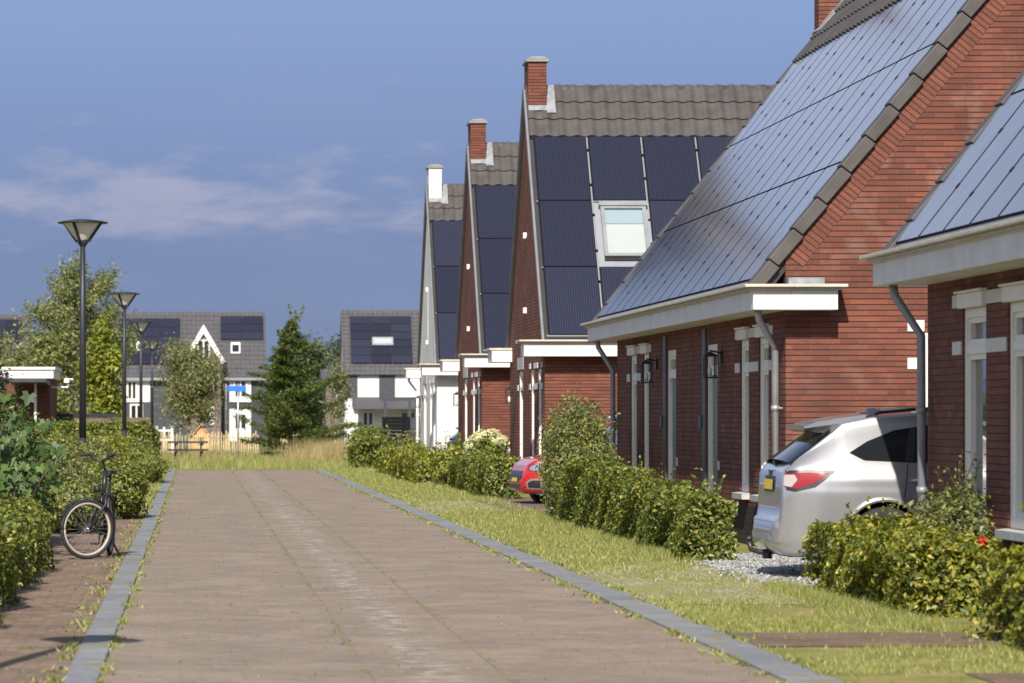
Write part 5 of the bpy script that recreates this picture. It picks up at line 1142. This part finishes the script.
def bush(label, c, rx, ry, rz_, n, size, mat, name='bush', cat='bush', nclump=26, core_k=.62, ragged=.16, bias_up=.5, group=None, stems=5, sprigs=0, flower=None):
    root = thing(name, label, cat, (c[0], c[1], 0), group=group); c = np.array([c[0], c[1], 0.]); 
    d = nrm(RNG.normal(0, 1, (nclump, 3))); d[:, 2] = np.abs(d[:, 2]) * 1.1 - .15; d = nrm(d)
    rad = np.array([rx, ry, rz_]); cen = np.array([c[0], c[1], rz_ * .5]); half = np.array([rx, ry, rz_ * .5])
    d2 = nrm(RNG.normal(0, 1, (nclump, 3))); tips = cen + d2 * half * RNG.uniform(.55, .95, (nclump, 1))
    idx = RNG.integers(0, nclump, n); P = tips[idx] + RNG.normal(0, 1, (n, 3)) * half * ragged * 1.1; B = nrm((P - cen) / half) + np.array([0, 0, bias_up])
    sh = int(n * .55); q = nrm(RNG.normal(0, 1, (sh, 3))); lumpy = 1 + .10 * np.sin(q[:, 0] * 7 + c[0]) + .10 * np.sin(q[:, 1] * 6 + q[:, 2] * 8 + c[1])
    P[:sh] = cen + q * half * (lumpy * RNG.uniform(.72, 1.02, sh))[:, None]; B[:sh] = q + np.array([0, 0, bias_up])
    P[:, 2] = np.maximum(P[:, 2], .03)
    st = MB(); stem = st
    if sprigs:
        X_ = [P]; BB = [B]
        for _ in range(sprigs):
            a = RNG.uniform(0, 6.28); r_ = RNG.uniform(0, .8); x, y = c[0] + math.cos(a) * rx * r_, c[1] + math.sin(a) * ry * r_; z0 = rz_ * (.5 + .5 * math.sqrt(max(0, 1 - r_ * r_))) - .1; ln = RNG.uniform(.15, .45); dx, dy = RNG.normal(0, .1, 2)
            stem.tube([(x, y, z0 - .2), (x + dx * .5, y + dy * .5, z0 + ln * .5), (x + dx, y + dy, z0 + ln)], [.006, .004, .002], 4)
            t = np.linspace(0, 1, 12)[:, None]; X_.append(np.array([x, y, z0]) + np.array([dx, dy, ln]) * t + RNG.normal(0, size * .4, (12, 3))); BB.append(np.tile([0, -.3, .8], (12, 1)))
        P = np.concatenate(X_); B = np.concatenate(BB)
    leaves('foliage', P, B, size, mat, root)
    for i in range(stems):
        t = tips[i % nclump]; st.tube([(c[0] + RNG.normal(0, .05), c[1] + RNG.normal(0, .05), 0), tuple((c + t) / 2 + RNG.normal(0, .05, 3)), tuple(t)], [.02, .014, .006], 5)
    if core_k:
        bm = bmesh.new(); bmesh.ops.create_icosphere(bm, subdivisions=3, radius=1); b = len(st.v); r_ = random.Random(4)
        bm.verts.index_update()
        for v_ in bm.verts: k_ = core_k * r_.uniform(.86, 1.06); st.v.append((cen[0] + v_.co.x * rx * k_, cen[1] + v_.co.y * ry * k_, max(.0, cen[2] + v_.co.z * half[2] * k_)))
        for f in bm.faces: st.f.append(tuple(b + v_.index for v_ in f.verts)); st.m.append(0)
        bm.free()
    st.build('branches', M_TWIG, root)
    if flower:
        fm, nf, fs, nm = flower
        for i in range(nf):
            q = nrm(RNG.normal(0, 1, (1, 3)))[0]; q[1] = -abs(q[1]); q[2] = abs(q[2]) * 1.2 + .5; q = q / np.linalg.norm(q); p = cen + q * half * 1.02
            m_ = 150; s_ = nrm(RNG.normal(0, 1, (m_, 3))); leaves(nm, p + s_ * np.array([fs, fs, fs * .8]) * RNG.uniform(.8, 1.05, (m_, 1)), s_, fs * .38, fm, root, aspect=.9, wild=.3)
    return root
def limbs(mb, A, B, r0, r1, sag=.0, wob=.08):
    A, B = np.array(A, float), np.array(B, float); ln = np.linalg.norm(B - A); pts = []
    for t in np.linspace(0, 1, 6): pts.append(tuple(A + (B - A) * t + np.array([0, 0, sag * ln * math.sin(math.pi * t)]) + RNG.normal(0, wob * ln * .12, 3) * (t > 0)))
    mb.tube(pts, [r0 + (r1 - r0) * t for t in np.linspace(0, 1, 6)], 6); return pts
def tree(label, x, y, H, cz, rx, ry, rzz, n, size, mat, bark=M_BARK, nclump=60, tr=.09, sub=.30, name='tree', droop=.0, wispy=.0, lean=0., aspect=.5, group=None, cx=None, cat='tree', fork=1):
    root = thing(name, label, cat, (x, y, 0), group=group); cx = x if cx is None else cx
    cen = np.array([cx, y, cz]); half = np.array([rx, ry, rzz]); tk = MB()
    d = nrm(RNG.normal(0, 1, (nclump, 3))) * (RNG.uniform(.12, 1, (nclump, 1)) ** .5); tips = cen + d * half; tips[:, 2] += wispy * RNG.uniform(-.2, .5, nclump)
    top = np.array([cx + lean, y, cz + rzz * .7])
    for f_ in range(fork):
        o_ = (f_ - (fork - 1) / 2) * .16; limbs(tk, (x + o_, y, 0), top + np.array([o_ * 3, 0, 0]), tr, tr * .2, 0, .06)
    tb = tk.build('trunk', bark, root, True); br = MB(); allp = []; allb = []; per = n // nclump
    for t in tips:
        z0 = min(t[2] - .1, max(cz - rzz * .8, t[2] - rzz * .5 * RNG.uniform(.6, 1.3))); f_ = max(0., z0 / top[2]); A = np.array([x, y, 0]) + (top - np.array([x, y, 0])) * f_
        limbs(br, A, t, tr * .42 * (1 - .5 * f_), tr * .08, .10 - droop)
        sg = half * sub * RNG.uniform(.6, 1.2); m_ = int(per * RNG.uniform(.6, 1.4)); ax = nrm((t - A)[None])[0]
        q = t + RNG.normal(0, 1, (m_, 3)) * sg * np.array([1, 1, .7]); 
        if wispy:
            k_ = RNG.uniform(-.4, 1.2, (m_, 1)); q = t + ax * k_ * wispy + RNG.normal(0, 1, (m_, 3)) * sg * .55
            if droop: q[:, 2] -= droop * np.abs(k_[:, 0]) * wispy
        allp.append(q); allb.append(np.tile(np.array([0, -.15, .7]), (m_, 1)) + (q - cen) / half * .5)
    br.build('branch', bark, tb, True); P = np.concatenate(allp); P[:, 2] = np.maximum(P[:, 2], .15)
    leaves('crown', P, np.concatenate(allb), size, mat, root, aspect=aspect)
    return root
def conifer(label, x, y, H, Rr, n, size):
    root = thing('conifer_tree', label, 'tree', (x, y, 0)); tk = MB(); limbs(tk, (x, y, 0), (x + .12, y, H), .11, .012, 0, .02); tb = tk.build('trunk', M_BARK, root, True)
    br = MB(); P = []; B = []; A_ = []; nb = 125
    for i in range(nb):
        f_ = ((i + RNG.uniform(0, 1)) / nb); z = .25 + (H - .5) * f_ ** 1.05; a = RNG.uniform(0, 6.283)
        env = Rr * min(1.0, .72 + f_ * 1.6) * (1 - f_) ** .70 * RNG.uniform(.42, 1.15); tip = np.array([x + math.cos(a) * env, y + math.sin(a) * env, z + env * RNG.uniform(-.05, .38)]); A = np.array([x, y, z])
        limbs(br, A, tip, .022, .005, -.08, .1); m_ = int(n / nb * (.25 + env / Rr)); t = RNG.uniform(.22, 1.02, (m_, 1)); ax = nrm((tip - A)[None])[0]; sd_ = np.array([-ax[1], ax[0], 0]); wd = env * .30 * (1.05 - t[:, 0]) + .07
        off = RNG.normal(0, 1, m_) * wd; q = A + (tip - A) * t + sd_ * off[:, None]; q[:, 2] += RNG.normal(0, .05, m_) - np.abs(off) * .22
        P.append(q); B.append(np.tile([0, 0, 1.], (m_, 1))); A_.append(np.tile(ax, (m_, 1)) + sd_ * np.sign(off)[:, None] * .7)
    for k_ in range(3):                                            # loose leader shoots at the top
        e_ = np.array([x + .12 + (k_ - .6) * .28, y, H + .25 + .2 * RNG.uniform(-1, 1)]); limbs(br, (x + .1, y, H - .5), e_, .012, .004, 0, .1); t = RNG.uniform(0, 1, (60, 1)); q = np.array([x + .1, y, H - .5]) + (e_ - np.array([x + .1, y, H - .5])) * t + RNG.normal(0, .05, (60, 3)); P.append(q); B.append(np.tile([0, -1, .4], (60, 1))); A_.append(RNG.normal(0, 1, (60, 3)))
    br.build('branch', M_BARK, tb, True); leaves('crown', np.concatenate(P), np.concatenate(B), size, L_SPRUCE, root, aspect=.32, wild=.45, along=np.concatenate(A_))
    return root

# right side of the street, near to far
hedge('low clipped beech hedge in front of the silver car, red leaves at its foot', 5.62, 6.4, 28.6, 33.0, .62, 17000, .062, L_HEDGEY, 1, sprigs=16)
hedge('low hedge at the right edge, nearest the camera beyond the brick path', 5.60, 6.5, 22.6, 25.7, .66, 13000, .062, L_HEDGEY, 2, sprigs=12)
bush('dry brownish shrub against the downpipe of the nearest house', (6.72, 31.6), .42, .8, 1.0, 3200, .055, L_SHRUB, core_k=.5, sprigs=10)
hedge('long low beech hedge running from the tall bush to the gravel drive', 5.42, 5.90, 39.6, 53.5, .86, 34000, .066, L_HEDGE, 3, lambda y: .68 + .26 * np.clip((y - 40) / 11, 0, 1), sprigs=40)
bush('tall loose olive bush standing before the downpipe of the long house', (5.88, 55.6), .54, 2.1, 1.68, 12000, .066, L_SHRUB, core_k=.5, nclump=60, sprigs=70)
hedge('mid distance hedge below the cream hydrangea', 5.62, 6.25, 69.6, 78.6, .76, 12000, .085, L_HEDGE, 4, sprigs=16)
bush('hydrangea with cream flower heads against the brick gable', (6.42, 79.3), .46, .7, 1.22, 2600, .11, L_HEDGE, name='hydrangea_bush', cat='hydrangea', core_k=.6, flower=(L_CREAM, 13, .16, 'flower_head'))
bush('yellowish bush left of the cream hydrangea', (5.9, 83.0), .5, 1.2, .95, 3600, .09, L_HEDGEY, core_k=.6, sprigs=8)
hedge('yellow green low hedge in front of the white house', 5.2, 5.95, 85.0, 103.0, .66, 14000, .10, L_HEDGEY, 6, sprigs=12)
bush('rounded dense bush with reddish tips at the far end of the hedge', (5.35, 111.0), .72, 1.2, 1.30, 5200, .11, L_HEDGE, core_k=.65, sprigs=6)
bush('bright green bush beside the white house door', (6.5, 90.5), .4, .8, .80, 1400, .09, L_YELLOW, core_k=.55)
bush('small dark conical shrub before the pale blue car', (6.75, 92.5), .2, .3, .92, 900, .07, L_DARK, core_k=.6)
bush('low green plant at the foot of the white house', (6.5, 106.0), .5, 1.6, .8, 1800, .10, L_YELLOW, core_k=.5)
bush('low bush at the foot of the black garden screen', (7.2, 121.0), .8, .8, 1.1, 1500, .11, L_SHRUB, core_k=.5)
for i, (xx, yy, zz) in enumerate(((6.25, 28.62, .60), (6.33, 28.70, .55))):
    p = np.array([xx, yy, zz]); q = nrm(RNG.normal(0, 1, (30, 3))); r_ = thing('red_flower', 'small red flower peeping over the gap between the two near hedges', 'flower', (xx, yy, 0), group='red flowers')
    MB().tube([(xx, yy, 0), (xx, yy, zz)], .006, 5).build('stem', M_BARK, r_); leaves('petals', p + q * .035, q, .035, L_REDF, r_, aspect=.9, wild=.3)
# left side
hedge('dark near hedge at the left edge beside the brick pavement', -3.0, -1.62, 26.5, 39.4, .70, 30000, .075, L_HEDGE, 7, lambda y: .64 + .06 * np.sin(y * .9), sprigs=30)
def bigleaf():
    root = thing('grape_vine', 'climbing plant with large lobed leaves above the near left hedge', 'plant', (-2.1, 41.0, 0)); st = MB(); P = []; B = []
    for i in range(13):
        tx = -2.55 + 1.25 * RNG.uniform(0, 1); tz = 1.0 + 1.0 * RNG.uniform(0, 1) * (1 - .45 * (tx + 2.55) / 1.25); e_ = (tx, 40.6 + RNG.normal(0, .5), tz); pts = limbs(st, (-2.4 + .04 * i, 41, 0), e_, .014, .004, .15, .15)
        for p in pts[2:]:
            for _ in range(3): P.append(np.array(p) + RNG.normal(0, .11, 3)); B.append((0, -.7, .6))
    st.build('stem', M_BARK, root); n = len(P); mb = MB(); off = OFF[root.name]
    for p, b_ in zip(P, B):                                        # lobed leaf outline, slightly cupped
        nn_ = Vector(b_) + Vector(RNG.normal(0, .35, 3)); nn_.normalize(); t = Vector((RNG.normal(0, .6), -.2, -1)); t = (t - nn_ * t.dot(nn_)).normalized(); s_ = nn_.cross(t); sz = RNG.uniform(.045, .105); pv = Vector(p); ring = []
        for (a, r_) in ((180, .25), (150, .75), (115, .95), (95, .6), (62, 1.0), (38, .62), (14, .85), (0, 1.2), (-14, .85), (-38, .62), (-62, 1.0), (-95, .6), (-115, .95), (-150, .75)):
            ring.append(pv + t * (math.cos(R(a)) * r_ * sz) + s_ * (math.sin(R(a)) * r_ * sz) + nn_ * (abs(math.sin(R(a))) * r_ * sz * .22))
        b = len(mb.v); mb.v += [tuple(pv)] + [tuple(q) for q in ring]
        for i in range(14): mb.f.append((b, b + 1 + i, b + 1 + (i + 1) % 14)); mb.m.append(0)
    mb.build('foliage', L_GRAPE, root)
bigleaf()
bush('leafy dark bush behind the large leaved plant at the left edge', (-2.75, 43.5), .95, 1.6, 1.85, 11000, .085, L_DARK, core_k=.6, sprigs=12)
bush('faded pink hydrangea above the large leaved plant', (-2.2, 46.0), .42, .5, 1.52, 1500, .10, L_HEDGE, name='hydrangea_bush', cat='hydrangea', core_k=.55, flower=(L_PINK, 6, .09, 'flower_head'))
tree('purple leaved shrub at the left edge in front of the garage', -3.85, 66.0, 2.7, 2.30, .42, .4, .40, 1300, .09, L_PURPLE, nclump=18, tr=.03, sub=.22, name='purple_shrub', cat='shrub')
bush('low bush beside the pavement end, just right of the bicycle', (-1.25, 56.5), .50, 1.3, .88, 7500, .07, L_HEDGE, core_k=.62, sprigs=8)
hedge('olive hedge behind the first street lamp', -4.4, -1.75, 58.0, 78.0, .98, 26000, .09, L_SHRUB, 9, lambda y: .98 + .08 * np.sin(y * .7), sprigs=50)
bush('bush along the kerb below the second street lamp', (-1.25, 87.0), .52, 2.2, .82, 5200, .085, L_HEDGE, core_k=.62, sprigs=8)
hedge('mid hedge along the left lawn behind the kerb side bush', -4.2, -1.9, 88.0, 106.0, .95, 15000, .11, L_HEDGEY, 11, sprigs=30)
hedge('tall clipped hedge across the far left in front of the board fence', -5.6, -1.25, 113.5, 116.5, 1.36, 15000, .11, L_HEDGE, 10, sprigs=20)
bush('bush behind the bicycle at the foot of the first lamp', (-1.75, 50.0), .55, 1.8, .78, 6000, .075, L_SHRUB, core_k=.6, sprigs=12)
tree('tall airy willow like tree behind the first street lamp', -4.75, 152., 8.5, 5.3, 2.0, 1.8, 2.65, 14000, .175, L_TREE, nclump=62, tr=.12, sub=.20, wispy=.75, droop=.18, aspect=.36, name='willow_tree')
tree('bright yellow green tree between the first two lamps', -3.25, 127., 4.9, 3.0, .72, .7, 1.75, 5200, .19, L_YELLOW, nclump=34, tr=.06, sub=.24, aspect=.5, name='yellow_tree')
tree('dark bushy tree behind the garage roof', -5.9, 142., 4.8, 3.0, 1.5, 1.4, 1.9, 5600, .20, L_SHRUB, nclump=40, tr=.1, sub=.25, name='garden_tree')
tree('pale green tree behind the garage at the left edge', -7.6, 150., 5.2, 3.2, 1.5, 1.4, 2.0, 5200, .20, L_TREE, nclump=40, tr=.1, sub=.25, name='garden_tree')
tree('broad olive birch with twin trunks over the picnic table', -.52, 140., 5.0, 2.95, 1.34, 1.3, 1.85, 14000, .12, L_BIRCH, bark=M_BARKL, nclump=60, tr=.07, sub=.22, name='birch_tree', cx=-.18, fork=2)
conifer('dark green conifer with a crooked top at the end of the road', 3.52, 134., 5.4, 2.6, 46000, .125)
tree('slim young tree between the conifer and the far white house', 5.85, 147., 4.0, 2.5, .62, .6, 1.35, 1900, .13, L_BIRCH, bark=M_BARKL, nclump=24, tr=.035, sub=.22, name='young_tree')
for i, (xx, yy, hh, lb) in enumerate(((10.6, 330, 8.4, 'hazy far tree left of the distant roof'), (13.0, 338, 8.4, 'hazy far tree right of the distant roof'), (8.6, 345, 7.4, 'hazy far tree just behind the conifer'), (-30, 330, 9.0, 'hazy far tree beyond the houses on the far left'))):
    tree(lb, xx, yy, hh, hh * .55, 2.0, 2, hh * .45, 5200, .42, L_FAR, nclump=40, tr=.18, sub=.28, name='distant_tree', group='trees beyond the houses')
def treeline():
    P = []
    for _ in range(260):
        x = RNG.uniform(-120, 160); y = RNG.uniform(420, 470); h = RNG.uniform(3.5, 6.5); q = nrm(RNG.normal(0, 1, (60, 3))); P.append(np.array([x, y, h * .5]) + q * np.array([3, 2.5, h * .55]) * RNG.uniform(.5, 1, (60, 1)))
    o = leaves('treeline', np.concatenate(P), (0, -.3, .6), 1.5, L_FAR); props(o, kind='stuff', label='low band of woodland along the horizon', cat='woodland')
treeline()

# grass
def strip(x0, x1, y0, y1, n, pw_=1.6):
    t = RNG.uniform(0, 1, n); y = y0 * (y1 / y0) ** t; x = RNG.uniform(x0, x1, n); return x, y
def lawn_blades():
    x, y = strip(KR + .02, 5.75, 19, 112, 120000); keep = np.ones(len(x), bool)
    nz = np.sin(x * 3.1 + y * .7) + np.sin(x * 7.3 - y * 2.1) * .7 + np.sin(y * 1.3 + x) * .8; den = np.clip(.55 + nz * .30, .05, 1)
    for (a, b_, c) in ((24.9, 26.5, 0.02), (20.6, 22.3, .02), (31.2, 37.2, .26), (60.3, 67.5, .26)): den = np.where((y > a) & (y < b_), den * c, den)
    den = np.where((x > 5.45) & (y > 33.8) & (y < 41), 0, den); keep = RNG.uniform(0, 1, len(x)) < den; x, y = x[keep], y[keep]
    o = blades('grass', np.stack([x, y, np.full(len(x), .006)], 1), .024 + .0004 * y + .030 * (np.abs(x - 5.6) < .25), .0055 + .00022 * y, L_GRASS); props(o, kind='stuff', label='short patchy grass on the verge along the right kerb', cat='grass')
    x, y = strip(-3.0, -.80, 57.5, 112, 9000); o = blades('grass', np.stack([x, y, np.full(len(x), .006)], 1), .08, .016, L_GRASS); props(o, kind='stuff', label='short grass between the left kerb and the bushes', cat='grass')
    # moss and grass tufts in the joints by the kerbs
    y = 18 * (105 / 18) ** RNG.uniform(0, 1, 15000); side_ = RNG.integers(0, 4, 15000); x = np.select([side_ == 0, side_ == 1, side_ == 2, side_ == 3], [XR0 - .01 + RNG.exponential(.02, 15000), -.81 - RNG.exponential(.07, 15000), XR1 - .01 - RNG.exponential(.035, 15000), KR - .04 + RNG.exponential(.03, 15000)])
    cl = np.sin(y * 2.3 + side_ * 2) + np.sin(y * 5.9 + side_) + np.sin(y * 17.) * .6 > .35; z = np.select([side_ == 1, side_ == 3], [.015, .02], .004)
    o = blades('weeds', np.stack([x, y, np.broadcast_to(z, x.shape)], 1)[cl], .034, .016 + .0002 * y[cl], L_GRASS, lean=.8); props(o, kind='stuff', label='weeds and moss growing along the kerb joints', cat='weeds')
    x = RNG.uniform(-2.4, 7.2, 16000); y = RNG.uniform(YEND + .3, 150, 16000); o = blades('meadow', np.stack([x, y, np.zeros(16000)], 1), .24, .022, L_GRASS); props(o, kind='stuff', label='rough grass at the end of the road', cat='grass')
    x = np.concatenate([RNG.normal(4.3, .6, 1400), RNG.normal(5.0, .4, 1500), RNG.normal(.2, 1.0, 700), RNG.uniform(-1.4, 6.5, 700)]); n = len(x); y = RNG.uniform(116, 146, n); y[:2900] = RNG.uniform(120, 131, 2900); h = np.where(np.arange(n) < 2900, .72, .34)
    o = blades('tall_grass', np.stack([x, y, np.zeros(n)], 1), h, .022, L_DRY, lean=.22); props(o, kind='stuff', label='tall dry straw coloured grass around the conifer', cat='grass')
lawn_blades()
def road_bits():
    n = 4600; y = 20 * (106 / 20) ** RNG.uniform(0, 1, n); x = RNG.uniform(XR0, XR1, n); ln = RNG.uniform(0, 1, n); x = np.where(ln < .17, 1.05 + RNG.normal(0, .018, n), np.where(ln < .34, 1.92 + RNG.normal(0, .018, n), x))
    kp = (np.sin(x * 5.1 + y * .8) + np.sin(y * 2.7 - x * 3) + RNG.normal(0, .9, n)) > .2; y = np.where(ln >= .34, np.round(y / .068) * .068, y); p = np.stack([x, y, np.full(n, .010)], 1)[kp]
    o = leaves('moss', p, (0, 0, 1), .020 + .00025 * p[:, 1], L_MOSS, wild=.12, aspect=.7, fold=.06); props(o, kind='stuff', label='small tufts of moss in the joints of the brick road', cat='moss')
    n = 1000; y = 20 * (106 / 20) ** RNG.uniform(0, 1, n); x = np.concatenate([RNG.uniform(XR0, XR1, 500), RNG.normal(1.5, .20, 500)]); o = leaves('leaf_litter', np.stack([x, y, np.full(n, .010)], 1), (0, 0, 1), .018 + .0002 * y, L_LITTER, wild=.15, fold=.05); props(o, kind='stuff', label='pale crumbs and dry leaves lying on the road', cat='litter')
road_bits()
def stones_loose():
    n = 9000; x = RNG.uniform(5.2, 9.5, n); y = RNG.uniform(33.9, 41.8, n); k_ = (x > 5.45) | (RNG.uniform(0, 1, n) < .25)
    o = leaves('gravel_chips', np.stack([x, y, np.full(n, .022)], 1)[k_], (0, -.4, 1), .032, L_STONE, wild=.8, aspect=.8, fold=.3); props(o, kind='stuff', label='pale grey gravel chips on the drive under the silver car', cat='gravel')
    n = 9000; t = RNG.integers(0, 2, n); y = np.where(t == 0, RNG.uniform(26.7, 39, n), RNG.uniform(39, 56, n)); x = np.where(y < 34, 5.5, 5.38) - np.abs(RNG.normal(0, .14, n)); k_ = ~((y > 33.6) & (y < 39.6))
    o = blades('edge_grass', np.stack([x, y, np.full(n, .006)], 1)[k_], .10, .009, L_GRASS, lean=.45); props(o, kind='stuff', label='longer uncut grass along the foot of the right hedges', cat='grass')
stones_loose()
